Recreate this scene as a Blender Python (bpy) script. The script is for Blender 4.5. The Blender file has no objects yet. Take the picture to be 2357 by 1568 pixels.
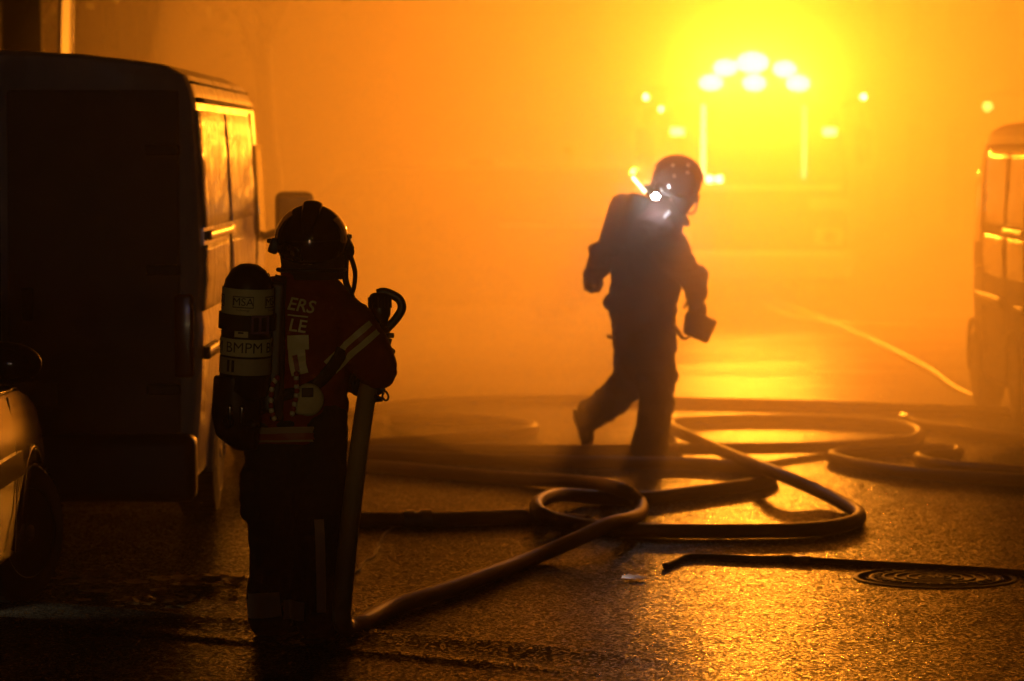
import bpy, bmesh, math, random
from mathutils import Vector, Matrix, noise
from mathutils.bvhtree import BVHTree
rnd = random.Random(7)
R = math.radians
PI = math.pi
S = bpy.context.scene
COL = S.collection

# ------------------------------------------------------------------ camera, sky, exposure
FPX, HC = 3390.0, 1.95
PITCH = math.atan(190.5 / FPX)
cam = bpy.data.cameras.new('camera')
cam.sensor_width = 36.0
cam.lens = 36.0 * FPX / 1024.0
cam.clip_start, cam.clip_end = 0.1, 2000
cam.dof.use_dof = True
cam.dof.focus_distance = 13.6
cam.dof.aperture_fstop = 2.8
camo = bpy.data.objects.new('camera', cam)
camo.location = (0, 0, HC)
camo.rotation_euler = (PI / 2 - PITCH, 0, 0)
COL.objects.link(camo)
S.camera = camo

w = bpy.data.worlds.new('World')
S.world = w
w.use_nodes = True
nt = w.node_tree
sky = nt.nodes.new('ShaderNodeTexSky')
sky.sky_type = 'NISHITA'
sky.sun_disc = False
sky.sun_elevation = R(-4)
sky.sun_rotation = R(20)
bg = nt.nodes['Background']
nt.links.new(sky.outputs[0], bg.inputs[0])
bg.inputs[1].default_value = 0.00004          # night

vs = S.view_settings
S.display_settings.display_device = 'sRGB'
vs.view_transform = 'Standard'
vs.look = 'None'
vs.exposure = 0.0
vs.gamma = 1.0
vs.use_curve_mapping = False

cy = S.cycles
cy.max_bounces = 6
cy.diffuse_bounces = 2
cy.glossy_bounces = 3
cy.transmission_bounces = 4
cy.volume_bounces = 1
cy.sample_clamp_direct = 0
cy.sample_clamp_indirect = 4
cy.use_denoising = True
try:
    cy.denoiser = 'OPENIMAGEDENOISE'
    cy.denoising_input_passes = 'RGB_ALBEDO_NORMAL'
except Exception:
    pass
cy.blur_glossy = 0.3
cy.caustics_reflective = False
cy.caustics_refractive = False

# key numbers of the light and the smoke
LAMP_COL = (1.0, 0.285, 0.014)
LAMP_W = 640.0                 # each work lamp
SMOKE = [((1.5, 44.0, 2.2), (5.4, 29.5, 4.6), 0.026),      # middle, radii, density of each bank
         ((1.3, 45.0, 1.5), (7.2, 29.8, 5.5), 0.013),
         ((1.4, 21.8, 2.5), (4.2, 4.8, 2.7), 0.074)]
HAZE_D = 0.002
ANISO = 0.7
SMOKE_COL = (0.93, 0.80, 0.62)

# ------------------------------------------------------------------ geometry of the view
K = 1024.0 / 2357.0
def ray(x, y):
    cx, cyy = (x * K - 512) / FPX, (340.5 - y * K) / FPX
    c, s = math.cos(PITCH), math.sin(PITCH)
    return Vector((cx, c + cyy * s, -s + cyy * c))
def G(x, y, z=0.0):
    """the point at height z seen at (x, y) of the photograph"""
    d = ray(x, y)
    t = (z - HC) / d.z
    return Vector((d.x * t, d.y * t, z))
def P(x, y, dist):
    d = ray(x, y)
    t = dist / d.y
    return Vector((d.x * t, dist, HC + d.z * t))

# ------------------------------------------------------------------ materials
MATS = {}
def mat(name, col, rough=0.6, metal=0.0, bump=None, spec=0.5, coat=0.0, vary=0.0, vscale=6.0, rvary=0.0, stretch=None):
    if name in MATS:
        return MATS[name]
    m = bpy.data.materials.new(name)
    m.use_nodes = True
    n, l = m.node_tree.nodes, m.node_tree.links
    b = n['Principled BSDF']
    b.inputs['Base Color'].default_value = (*col, 1)
    b.inputs['Roughness'].default_value = rough
    b.inputs['Metallic'].default_value = metal
    b.inputs['Specular IOR Level'].default_value = spec
    b.inputs['Coat Weight'].default_value = coat
    b.inputs['Coat Roughness'].default_value = 0.06
    tc = n.new('ShaderNodeTexCoord')
    vec = tc.outputs['Object']
    if stretch:
        mp = n.new('ShaderNodeMapping')
        mp.inputs['Scale'].default_value = stretch
        l.new(vec, mp.inputs[0])
        vec = mp.outputs[0]
    if vary or rvary:
        t = n.new('ShaderNodeTexNoise')
        t.inputs['Scale'].default_value = vscale
        t.inputs['Detail'].default_value = 6
        l.new(vec, t.inputs['Vector'])
        if vary:
            r = n.new('ShaderNodeMixRGB')
            r.inputs[1].default_value = (*[c * (1 - vary) for c in col], 1)
            r.inputs[2].default_value = (*[min(1, c * (1 + vary)) for c in col], 1)
            l.new(t.outputs[0], r.inputs[0])
            l.new(r.outputs[0], b.inputs['Base Color'])
        if rvary:
            r2 = n.new('ShaderNodeMapRange')
            r2.inputs[1].default_value = 0.3
            r2.inputs[2].default_value = 0.7
            r2.inputs[3].default_value = max(0.02, rough - rvary)
            r2.inputs[4].default_value = min(1, rough + rvary)
            l.new(t.outputs[0], r2.inputs[0])
            l.new(r2.outputs[0], b.inputs['Roughness'])
    if bump:
        t = n.new('ShaderNodeTexNoise')
        t.inputs['Scale'].default_value = bump[0]
        t.inputs['Detail'].default_value = 4
        l.new(vec, t.inputs['Vector'])
        bp = n.new('ShaderNodeBump')
        bp.inputs['Strength'].default_value = bump[1]
        bp.inputs['Distance'].default_value = bump[2] if len(bump) > 2 else 0.01
        l.new(t.outputs[0], bp.inputs['Height'])
        l.new(bp.outputs[0], b.inputs['Normal'])
    MATS[name] = m
    return m

def emit(name, col, strength):
    if name in MATS:
        return MATS[name]
    m = bpy.data.materials.new(name)
    m.use_nodes = True
    n, l = m.node_tree.nodes, m.node_tree.links
    n.remove(n['Principled BSDF'])
    e = n.new('ShaderNodeEmission')
    e.inputs[0].default_value = (*col, 1)
    e.inputs[1].default_value = strength
    l.new(e.outputs[0], n['Material Output'].inputs[0])
    MATS[name] = m
    return m

def volume_mat(name, col, density, aniso):
    m = bpy.data.materials.new(name)
    m.use_nodes = True
    n, l = m.node_tree.nodes, m.node_tree.links
    n.remove(n['Principled BSDF'])
    v = n.new('ShaderNodeVolumePrincipled')
    v.inputs['Color'].default_value = (*col, 1)
    v.inputs['Density'].default_value = density
    v.inputs['Anisotropy'].default_value = aniso
    l.new(v.outputs[0], n['Material Output'].inputs['Volume'])
    try:
        m.cycles.volume_sampling = 'MULTIPLE_IMPORTANCE'
        m.cycles.homogeneous_volume = True
    except Exception:
        pass
    return m

FACET = 0.24
def asphalt_mat():
    m = bpy.data.materials.new('wet_asphalt')
    m.use_nodes = True
    n, l = m.node_tree.nodes, m.node_tree.links
    b = n['Principled BSDF']
    tc = n.new('ShaderNodeTexCoord')
    o = tc.outputs['Object']
    def nz(scale, detail, rough=0.5, src=o):
        t = n.new('ShaderNodeTexNoise')
        t.inputs['Scale'].default_value = scale
        t.inputs['Detail'].default_value = detail
        t.inputs['Roughness'].default_value = rough
        l.new(src, t.inputs['Vector'])
        return t.outputs[0]
    big = nz(0.55, 5, 0.6)
    mid = nz(5.0, 5, 0.6)
    col = n.new('ShaderNodeMixRGB')
    col.inputs[1].default_value = (0.016, 0.016, 0.017, 1)
    col.inputs[2].default_value = (0.042, 0.040, 0.038, 1)
    l.new(mid, col.inputs[0])
    l.new(col.outputs[0], b.inputs['Base Color'])
    # wet film: smooth where the water stands, rougher where the stones stick out
    mr = n.new('ShaderNodeMapRange')
    mr.inputs[1].default_value, mr.inputs[2].default_value = 0.35, 0.65
    mr.inputs[3].default_value, mr.inputs[4].default_value = 0.07, 0.20
    l.new(big, mr.inputs[0])
    l.new(mr.outputs[0], b.inputs['Roughness'])
    b.inputs['Specular IOR Level'].default_value = 0.032
    # stone chippings: every stone is a small facet with its own tilt, some of them polished and wet
    vo = n.new('ShaderNodeTexVoronoi')
    vo.feature = 'F1'
    vo.inputs['Scale'].default_value = 96.0
    l.new(o, vo.inputs['Vector'])
    geo = n.new('ShaderNodeNewGeometry')
    def vm(op, a, b_=None, k=None):
        q = n.new('ShaderNodeVectorMath'); q.operation = op
        l.new(a, q.inputs[0])
        if b_ is not None and hasattr(b_, 'is_linked'): l.new(b_, q.inputs[1])
        elif b_ is not None: q.inputs[1].default_value = b_
        if k is not None: q.inputs['Scale'].default_value = k
        return q.outputs[0]
    tiltv = vm('SUBTRACT', vo.outputs['Color'], (0.5, 0.5, 0.5))
    tiltv = vm('MULTIPLY', tiltv, (FACET, FACET, 0.0))
    fine = nz(160.0, 2)
    b1 = n.new('ShaderNodeBump')
    b1.inputs['Strength'].default_value = 0.35
    b1.inputs['Distance'].default_value = 0.004
    l.new(fine, b1.inputs['Height'])
    b2 = n.new('ShaderNodeBump')
    b2.inputs['Strength'].default_value = 0.45
    b2.inputs['Distance'].default_value = 0.03
    l.new(mid, b2.inputs['Height'])
    l.new(b2.outputs[0], b1.inputs['Normal'])
    nn = vm('NORMALIZE', vm('ADD', b1.outputs[0], tiltv))
    l.new(nn, b.inputs['Normal'])
    # polish differs from stone to stone
    sep = n.new('ShaderNodeSeparateColor'); l.new(vo.outputs['Color'], sep.inputs[0])
    ad = n.new('ShaderNodeMath'); ad.operation = 'MULTIPLY_ADD'
    l.new(sep.outputs[2], ad.inputs[0]); ad.inputs[1].default_value = 0.20; l.new(mr.outputs[0], ad.inputs[2])
    l.new(ad.outputs[0], b.inputs['Roughness'])
    # only some stones carry a water film; more of them in the wet patches
    th = n.new('ShaderNodeMapRange')
    th.inputs[1].default_value, th.inputs[2].default_value = 0.36, 0.62
    th.inputs[3].default_value, th.inputs[4].default_value = 0.80, 0.52
    l.new(big, th.inputs[0])
    gt = n.new('ShaderNodeMath'); gt.operation = 'GREATER_THAN'
    l.new(sep.outputs[1], gt.inputs[0]); l.new(th.outputs[0], gt.inputs[1])
    sp = n.new('ShaderNodeMath'); sp.operation = 'MULTIPLY_ADD'
    l.new(gt.outputs[0], sp.inputs[0]); sp.inputs[1].default_value = 0.024; sp.inputs[2].default_value = 0.0012
    l.new(sp.outputs[0], b.inputs['Specular IOR Level'])
    return m

M_ASPHALT = asphalt_mat()
M_KERB = mat('wet_kerb_stone', (0.16, 0.15, 0.14), 0.3, bump=(60, 0.5, 0.006), vary=0.3)
M_IRON = mat('cast_iron', (0.03, 0.03, 0.03), 0.55, 0.3, bump=(90, 0.3, 0.004))
M_HOSE = mat('hose_canvas', (0.11, 0.04, 0.014), 0.5, bump=(220, 0.5, 0.002), vary=0.35, vscale=5)
M_HOSE2 = mat('hose_pale', (0.55, 0.47, 0.28), 0.4, bump=(220, 0.4, 0.002), vary=0.3, vscale=4)
M_RUBBER = mat('black_rubber', (0.02, 0.02, 0.02), 0.45, bump=(80, 0.2, 0.003))
M_NOZZLE = mat('nozzle_black', (0.018, 0.018, 0.018), 0.35)
M_ALU = mat('alloy', (0.55, 0.55, 0.55), 0.3, 0.9)
M_JACKET = mat('jacket_cloth', (0.21, 0.012, 0.008), 0.85, bump=(14, 0.5, 0.02), vary=0.35, vscale=9)
M_TROUSER = mat('trouser_cloth', (0.012, 0.012, 0.02), 0.85, bump=(14, 0.5, 0.02))
M_BOOT = mat('boot_leather', (0.012, 0.012, 0.012), 0.4, bump=(50, 0.3, 0.004))
M_GLOVE = mat('glove_leather', (0.02, 0.016, 0.013), 0.6, bump=(60, 0.3, 0.004))
M_SKIN = mat('skin', (0.45, 0.27, 0.19), 0.5)
M_HOOD = mat('hood_knit', (0.05, 0.03, 0.02), 0.9, bump=(160, 0.4, 0.003))
M_HELMET = mat('helmet_shell', (0.55, 0.50, 0.46), 0.045, 1.0)
M_HELMET2 = mat('helmet_shell_dark', (0.05, 0.045, 0.04), 0.12, 0.3, coat=0.7)
M_STRAP = mat('strap_webbing', (0.012, 0.011, 0.01), 0.7, bump=(200, 0.4, 0.002))
M_TANK = mat('tank_black', (0.014, 0.013, 0.013), 0.35, vary=0.3)
M_LABEL = mat('tank_label', (0.62, 0.55, 0.30), 0.55, vary=0.12, vscale=30)
M_INK = mat('ink', (0.02, 0.018, 0.016), 0.6)
M_TAPE = mat('reflective_tape', (0.70, 0.60, 0.28), 0.45, vary=0.15, vscale=18)
M_TAPE_RED = mat('red_tape', (0.30, 0.05, 0.02), 0.5)
M_BUCKLE = mat('buckle', (0.20, 0.09, 0.16), 0.35)
M_RED = mat('red_bead', (0.35, 0.03, 0.02), 0.45)
M_WHITE = mat('white_bead', (0.7, 0.62, 0.45), 0.45)
M_MASK = mat('mask_rubber', (0.02, 0.02, 0.02), 0.4)
M_VISOR = mat('mask_visor', (0.03, 0.025, 0.02), 0.08, coat=0.5)
M_TUBE = mat('clear_tube', (0.75, 0.72, 0.68), 0.3)
M_VAN = mat('van_paint', (0.74, 0.72, 0.66), 0.32, coat=0.25, bump=(3.0, 0.35, 0.04), vary=0.16, vscale=5, rvary=0.16, stretch=(1, 2.6, 0.55))
M_VANSHADE = mat('van_paint_shaded', (0.30, 0.27, 0.24), 0.65, bump=(3.0, 0.3, 0.03), vary=0.2, vscale=4)  # van paint in a darker, rougher copy for the shaded tail
M_VANPANEL = mat('van_panel_film', (0.78, 0.74, 0.64), 0.28, coat=0.2, bump=(8.0, 0.9, 0.05), vary=0.32, vscale=8, rvary=0.20, stretch=(1, 3.6, 0.25))
M_DARKGAP = mat('panel_gap', (0.02, 0.018, 0.016), 0.7)
M_CARPAINT = mat('car_paint', (0.016, 0.006, 0.003), 0.16, 0.0, spec=0.2, coat=0.0)
M_CARDARK = mat('car_paint_dark', (0.05, 0.05, 0.055), 0.25, 0.3, coat=0.8)
M_CARSILVER = mat('car_paint_silver', (0.45, 0.44, 0.42), 0.22, 0.6, coat=0.8)
M_GLASS = mat('tinted_glass', (0.012, 0.012, 0.013), 0.06, spec=0.8)
M_PLASTIC = mat('black_plastic', (0.012, 0.012, 0.012), 0.45)
M_TYRE = mat('tyre', (0.016, 0.016, 0.016), 0.75, bump=(40, 0.3, 0.004))
M_RIM = mat('rim_alloy', (0.16, 0.16, 0.16), 0.4, 0.7)
M_TAIL = mat('tail_lamp_red', (0.25, 0.01, 0.008), 0.2, coat=0.5)
M_TRUCK = mat('truck_red', (0.42, 0.03, 0.015), 0.3, coat=0.6)
M_TRUCKWHITE = mat('truck_white', (0.7, 0.7, 0.68), 0.35, coat=0.4)
M_REFLECT = mat('reflector', (0.8, 0.78, 0.7), 0.25, 0.3)
M_WALL = mat('render_wall', (0.34, 0.27, 0.20), 0.85, bump=(8, 0.4, 0.03), vary=0.25, vscale=1.2)
M_WALL2 = mat('stone_wall', (0.28, 0.24, 0.19), 0.85, bump=(5, 0.5, 0.04), vary=0.3, vscale=1.5)
M_SHUTTER = mat('shutter_wood', (0.10, 0.085, 0.07), 0.7)
M_POSTWHITE = mat('white_post_paint', (0.8, 0.78, 0.72), 0.4, vary=0.3, vscale=12)
M_POSTDARK = mat('dark_pillar_paint', (0.05, 0.035, 0.03), 0.7, bump=(30, 0.3, 0.01))
M_BARK = mat('bark', (0.10, 0.075, 0.05), 0.9, bump=(20, 0.7, 0.03))
M_FOLIAGE = mat('foliage', (0.10, 0.12, 0.04), 0.35)
M_LEAF = mat('dry_leaf', (0.24, 0.16, 0.07), 0.6, vary=0.4, vscale=20)
M_LEAFPALE = mat('pale_leaf', (0.7, 0.6, 0.32), 0.25)
M_BAG = mat('bag_cloth', (0.03, 0.025, 0.02), 0.8, bump=(40, 0.4, 0.01))
M_PATCH = mat('pale_patch', (0.55, 0.48, 0.24), 0.6, vary=0.2, vscale=30)

# ------------------------------------------------------------------ object helpers
def link(o, parent=None):
    COL.objects.link(o)
    if parent is not None:
        o.parent = parent
    return o
def tag(o, label=None, cat=None, group=None, kind=None):
    if label: o['label'] = label
    if cat: o['category'] = cat
    if group: o['group'] = group
    if kind: o['kind'] = kind
    return o
def thing(name, label, cat, loc=(0, 0, 0), rz=0.0, group=None):
    o = bpy.data.objects.new(name, None)
    o.empty_display_size = 0.2
    o.location = loc
    o.rotation_euler = (0, 0, rz)
    return tag(link(o), label, cat, group)
def mobj(name, me, m, parent=None, loc=None, smooth=None):
    me.name = name
    me.materials.clear()
    for x in (m if isinstance(m, (list, tuple)) else [m]):
        me.materials.append(x)
    if smooth is not None:
        for p in me.polygons:
            p.use_smooth = True
        if smooth < 180:
            me.set_sharp_from_angle(angle=R(smooth))
    o = bpy.data.objects.new(name, me)
    if loc is not None:
        o.location = loc
    return link(o, parent)
def obj(name, bm, m, parent=None, loc=None, smooth=None, recalc=True):
    me = bpy.data.meshes.new(name)
    if recalc:
        bmesh.ops.recalc_face_normals(bm, faces=bm.faces[:])
    bm.to_mesh(me)
    bm.free()
    return mobj(name, me, m, parent, loc, smooth)
def copy_tree(o, parent=None):
    c = o.copy()
    COL.objects.link(c)
    c.parent = parent
    for ch in list(o.children):
        copy_tree(ch, c)
    return c

def NB():
    return bmesh.new()
def box(bm, c, s, rot=None, bevel=0.0, seg=2):
    r = bmesh.ops.create_cube(bm, size=1.0)
    vv = r['verts']
    mtx = Matrix.Translation(Vector(c)) @ (rot.to_4x4() if rot is not None else Matrix.Identity(4)) @ Matrix.Diagonal((*s, 1))
    bmesh.ops.transform(bm, matrix=mtx, verts=vv)
    if bevel:
        es = list({e for v in vv for e in v.link_edges})
        bmesh.ops.bevel(bm, geom=es, offset=bevel, segments=seg, affect='EDGES', profile=0.6)
def ell(bm, c, r, rot=None, u=20, v=12):
    q = bmesh.ops.create_uvsphere(bm, u_segments=u, v_segments=v, radius=1.0)
    mtx = Matrix.Translation(Vector(c)) @ (rot.to_4x4() if rot is not None else Matrix.Identity(4)) @ Matrix.Diagonal((*(r if hasattr(r, '__len__') else (r, r, r)), 1))
    bmesh.ops.transform(bm, matrix=mtx, verts=q['verts'])
def frame(d):
    d = Vector(d).normalized()
    a = Vector((0, 0, 1)) if abs(d.z) < 0.9 else Vector((1, 0, 0))
    u = d.cross(a).normalized()
    return d, u, d.cross(u)
def spindle(bm, p0, axis, prof, n=16):
    """solid of revolution: prof = [(t along axis, radius)], closed at both ends"""
    d, u, v = frame(axis)
    p0 = Vector(p0)
    rings = []
    for t, r in prof:
        if r < 1e-5:
            rings.append([bm.verts.new(p0 + d * t)])
        else:
            rings.append([bm.verts.new(p0 + d * t + (u * math.cos(2 * PI * k / n) + v * math.sin(2 * PI * k / n)) * r) for k in range(n)])
    for a, b in zip(rings, rings[1:]):
        for k in range(n):
            k2 = (k + 1) % n
            f = [a[k % len(a)], a[k2 % len(a)], b[k2 % len(b)], b[k % len(b)]]
            f = list(dict.fromkeys(f))
            if len(f) >= 3:
                bm.faces.new(f)
    for rg in (rings[0], rings[-1]):
        if len(rg) > 2:
            bm.faces.new(rg)
def capsule(bm, p0, p1, r0, r1, n=14):
    p0, p1 = Vector(p0), Vector(p1)
    L = (p1 - p0).length
    if L < 1e-5:
        ell(bm, p0, r0); return
    prof = [(-r0, 0), (-r0 * .87, r0 * .5), (-r0 * .5, r0 * .87), (0, r0), (L, r1), (L + r1 * .5, r1 * .87), (L + r1 * .87, r1 * .5), (L + r1, 0)]
    spindle(bm, p0, p1 - p0, prof, n)
def chain(bm, pts):
    for (a, ra), (b, rb) in zip(pts, pts[1:]):
        capsule(bm, a, b, ra, rb)
def loft(bm, secs, n=22):
    """horizontal ellipses (cx, cy, z, rx, ry)"""
    rings = []
    for cx, cyy, z, rx, ry in secs:
        rings.append([bm.verts.new((cx + rx * math.cos(2 * PI * k / n), cyy + ry * math.sin(2 * PI * k / n), z)) for k in range(n)])
    for a, b in zip(rings, rings[1:]):
        for k in range(n):
            bm.faces.new((a[k], a[(k + 1) % n], b[(k + 1) % n], b[k]))
    bm.faces.new(rings[0]); bm.faces.new(rings[-1])
def catmull(pts, sub=8, closed=False):
    pts = [Vector(p) for p in pts]
    out = []
    n = len(pts)
    for i in range(n - 1):
        p0, p1, p2, p3 = pts[max(i - 1, 0)], pts[i], pts[i + 1], pts[min(i + 2, n - 1)]
        for k in range(sub):
            t = k / sub
            out.append(0.5 * ((2 * p1) + (p2 - p0) * t + (2 * p0 - 5 * p1 + 4 * p2 - p3) * t * t + (3 * p1 - p0 - 3 * p2 + p3) * t ** 3))
    out.append(pts[-1])
    return out
def tube(bm, pts, r, n=12, sub=8, flat=None):
    """round tube along a smoothed path; flat = (width factor, height factor) for webbing"""
    q = catmull(pts, sub) if sub > 1 else [Vector(p) for p in pts]
    u = None
    rings = []
    for i, p in enumerate(q):
        d = (q[min(i + 1, len(q) - 1)] - q[max(i - 1, 0)])
        if d.length < 1e-9:
            continue
        d.normalize()
        if u is None:
            u = d.cross(Vector((0, 0, 1)) if abs(d.z) < 0.95 else Vector((1, 0, 0))).normalized()
        u = (u - d * u.dot(d)).normalized()
        v = d.cross(u)
        rr = r(i / (len(q) - 1)) if callable(r) else r
        fu, fv = flat or (1, 1)
        rings.append([bm.verts.new(p + u * math.cos(2 * PI * k / n) * rr * fu + v * math.sin(2 * PI * k / n) * rr * fv) for k in range(n)])
    for a, b in zip(rings, rings[1:]):
        for k in range(n):
            bm.faces.new((a[k], a[(k + 1) % n], b[(k + 1) % n], b[k]))
    bm.faces.new(rings[0]); bm.faces.new(rings[-1])
def remesh(bm, voxel, smooth=6, wrinkle=0.0, wscale=7.0, seed=0.0):
    """melt overlapping solids into one continuous skin"""
    bmesh.ops.recalc_face_normals(bm, faces=bm.faces[:])
    me = bpy.data.meshes.new('t')
    bm.to_mesh(me); bm.free()
    o = bpy.data.objects.new('t', me)
    COL.objects.link(o)
    a = o.modifiers.new('r', 'REMESH'); a.mode = 'VOXEL'; a.voxel_size = voxel; a.adaptivity = 0
    b = o.modifiers.new('s', 'SMOOTH'); b.factor = 0.5; b.iterations = smooth
    dg = bpy.context.evaluated_depsgraph_get()
    dg.update()
    out = bpy.data.meshes.new_from_object(o.evaluated_get(dg))
    bpy.data.objects.remove(o)
    bpy.data.meshes.remove(me)
    if wrinkle:
        nn = [v.normal.copy() for v in out.vertices]
        for v, nv in zip(out.vertices, nn):
            q = v.co * wscale + Vector((seed, seed * 2, 0))
            q.z *= 1.7
            f = noise.fractal(q, 0.8, 2.0, 3) + 0.6 * (1 - 2 * abs(noise.noise(q * 1.9 + Vector((9, 3, 1)))))
            v.co += nv * f * wrinkle
    out.update()
    return out
def bvh_of(*objs):
    vs_, ps_ = [], []
    for o in objs:
        k = len(vs_)
        vs_ += [v.co.copy() for v in o.data.vertices]
        ps_ += [[i + k for i in p.vertices] for p in o.data.polygons]
    return BVHTree.FromPolygons(vs_, ps_)
def drape(bm, bvh, off=0.004, direction=(0, 1, 0), start=1.5, depth=None):
    """lay a flat cut-out (drawn in x, z) on the cloth behind it"""
    d = Vector(direction).normalized()
    miss = []
    ys = []
    for v in bm.verts:
        hit = bvh.ray_cast(v.co - d * start, d)
        if hit[0] is not None:
            nn = hit[1] if hit[1].dot(d) < 0 else -hit[1]
            v.co = hit[0] + nn * off
        else:
            miss.append(v)
    bmesh.ops.delete(bm, geom=miss, context='VERTS')
def strip(bm, pts, w, n=10, m=3):
    """flat band in the x, z plane along pts, as a fine grid"""
    q = catmull([Vector((p[0], 0, p[1])) for p in pts], n)
    rows = []
    for i, p in enumerate(q):
        d = (q[min(i + 1, len(q) - 1)] - q[max(i - 1, 0)]).normalized()
        u = Vector((-d.z, 0, d.x))
        rows.append([bm.verts.new(p + u * w * (k / m - 0.5)) for k in range(m + 1)])
    for a, b in zip(rows, rows[1:]):
        for k in range(m):
            bm.faces.new((a[k], a[k + 1], b[k + 1], b[k]))
def solid(o, t=0.003):
    m = o.modifiers.new('thick', 'SOLIDIFY')
    m.thickness = t
    m.offset = 1
    return o
def text_bm(body, size, shear=0.0, bold=0.0):
    cu = bpy.data.curves.new('txt', 'FONT')
    cu.body = body
    cu.size = size
    cu.align_x = 'CENTER'
    cu.align_y = 'CENTER'
    cu.shear = shear
    cu.offset = bold
    cu.resolution_u = 3
    o = bpy.data.objects.new('txt', cu)
    COL.objects.link(o)
    dg = bpy.context.evaluated_depsgraph_get(); dg.update()
    me = bpy.data.meshes.new_from_object(o.evaluated_get(dg))
    bpy.data.objects.remove(o)
    bm = bmesh.new()
    bm.from_mesh(me)
    bpy.data.meshes.remove(me)
    bmesh.ops.triangulate(bm, faces=bm.faces[:])
    bmesh.ops.subdivide_edges(bm, edges=[e for e in bm.edges if e.calc_length() > size * 0.3], cuts=1)
    return bm

def grip(bm, c, axis, palm, r, wrist, k=1.0):
    """a gloved hand closed round a bar: palm, four unequal curled fingers and a thumb, with its wrist"""
    c = Vector(c)
    ax = Vector(axis).normalized()
    pa = Vector(palm); pa = (pa - ax * pa.dot(ax)).normalized()
    sd = ax.cross(pa)
    rot = Matrix((sd, ax, pa)).transposed()
    ell(bm, c + pa * (r + 0.016 * k), (0.044 * k, 0.050 * k, 0.021 * k), rot)
    for i, (ln, rr) in enumerate(((195, .0125), (225, .0135), (215, .0130), (180, .0112))):
        a = (1.5 - i) * 0.0255 * k
        pts = []
        for j in range(8):
            th = R(-30 - (ln - 10) * j / 7.0)
            rad = r + 0.013 * k + (0.008 * k if j in (2, 5) else 0)
            pts.append(c + ax * (a * (1 + 0.06 * j)) + (pa * math.cos(th) + sd * math.sin(th)) * rad)
        for j in range(7):
            capsule(bm, pts[j], pts[j + 1], rr * k * (1.06 - .03 * j), rr * k * (1.03 - .03 * j), 8)
    pts = []
    for j in range(6):
        th = R(25 + 100 * j / 5.0)
        pts.append(c + ax * (0.035 + 0.006 * j) * k + (pa * math.cos(th) + sd * math.sin(th)) * (r + 0.016 * k))
    for j in range(5):
        capsule(bm, pts[j], pts[j + 1], (.0165 - .001 * j) * k, (.0155 - .001 * j) * k, 8)
    capsule(bm, c + pa * (r + 0.02 * k) - ax * 0.01, wrist, 0.034 * k, 0.042 * k)

def head_bm(bm, c, fwd, k=1.0):
    """skull, jaw, nose, brow, lips, ears and neck root; fwd = the way the face looks"""
    c = Vector(c)
    f = Vector(fwd).normalized()
    up = Vector((0, 0, 1)); up = (up - f * up.dot(f)).normalized()
    s = f.cross(up)
    rot = Matrix((s, f, up)).transposed()
    ell(bm, c + up * 0.02, (0.076 * k, 0.096 * k, 0.098 * k), rot)
    ell(bm, c + f * 0.022 - up * 0.05, (0.058 * k, 0.066 * k, 0.066 * k), rot)
    ell(bm, c + f * 0.055 - up * 0.093, (0.026, 0.022, 0.02), rot)
    capsule(bm, c + f * 0.09 + up * 0.012, c + f * 0.112 - up * 0.03, 0.009, 0.014, 8)
    for t in (-1, 1):
        ell(bm, c + s * t * 0.078 - f * 0.005 - up * 0.005, (0.009, 0.02, 0.032), rot, 10, 8)
        capsule(bm, c + f * 0.088 + up * 0.026 + s * t * .012, c + f * 0.075 + up * 0.028 + s * t * .045, .009, .008, 8)
        ell(bm, c + f * 0.084 + up * 0.008 + s * t * 0.031, (.013, .01, .009), rot, 10, 8)
    capsule(bm, c + f * 0.085 - up * 0.062 - s * .02, c + f * 0.085 - up * 0.062 + s * .02, .009, .009, 8)

# ------------------------------------------------------------------ the setting
bm = NB()
bmesh.ops.create_grid(bm, x_segments=2, y_segments=2, size=400)
tag(obj('road', bm, M_ASPHALT), kind='structure')

# shallow gutter of worn kerb stone that crosses the road in front
def gutter():
    bm = NB()
    a, b = G(-150, 1372), G(1705, 1531)
    d = (b - a).normalized()
    nrm = Vector((-d.y, d.x, 0))
    if nrm.y > 0: nrm = -nrm
    prof = [(-0.02, -0.02), (0.0, 0.010), (0.03, 0.026), (0.09, 0.028), (0.16, 0.018), (0.27, 0.005), (0.38, 0.004), (0.44, 0.014), (0.50, 0.012), (0.56, -0.004)]
    L = (b - a).length
    N = 60
    rows = []
    for i in range(N + 1):
        p = a + d * (L * i / N)
        fade = min(1.0, (N - i) / 14.0)
        rows.append([bm.verts.new(p + nrm * (u + 0.006 * noise.noise((i * .4, u * 9, 0))) + Vector((0, 0, z * fade - .006 * (1 - fade) + 0.003 * noise.noise((i * .6, u * 7, 3))))) for u, z in prof])
    for r0, r1 in zip(rows, rows[1:]):
        for k in range(len(prof) - 1):
            bm.faces.new((r0[k], r0[k + 1], r1[k + 1], r1[k]))
    return obj('gutter', bm, M_ASPHALT, smooth=40)
tag(gutter(), kind='structure')


# crack sealed across the asphalt
bm = NB()
for pts in ([(905, 1212), (880, 1245), (845, 1290), (815, 1320)],):
    q = catmull([G(*p) for p in pts], 6)
    tube(bm, [v + Vector((rnd.uniform(-.015, .015), rnd.uniform(-.02, .02), -0.004)) for v in q], 0.012, 6, 1)
tag(obj('road_joint', bm, M_IRON, smooth=60), kind='structure')

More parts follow.
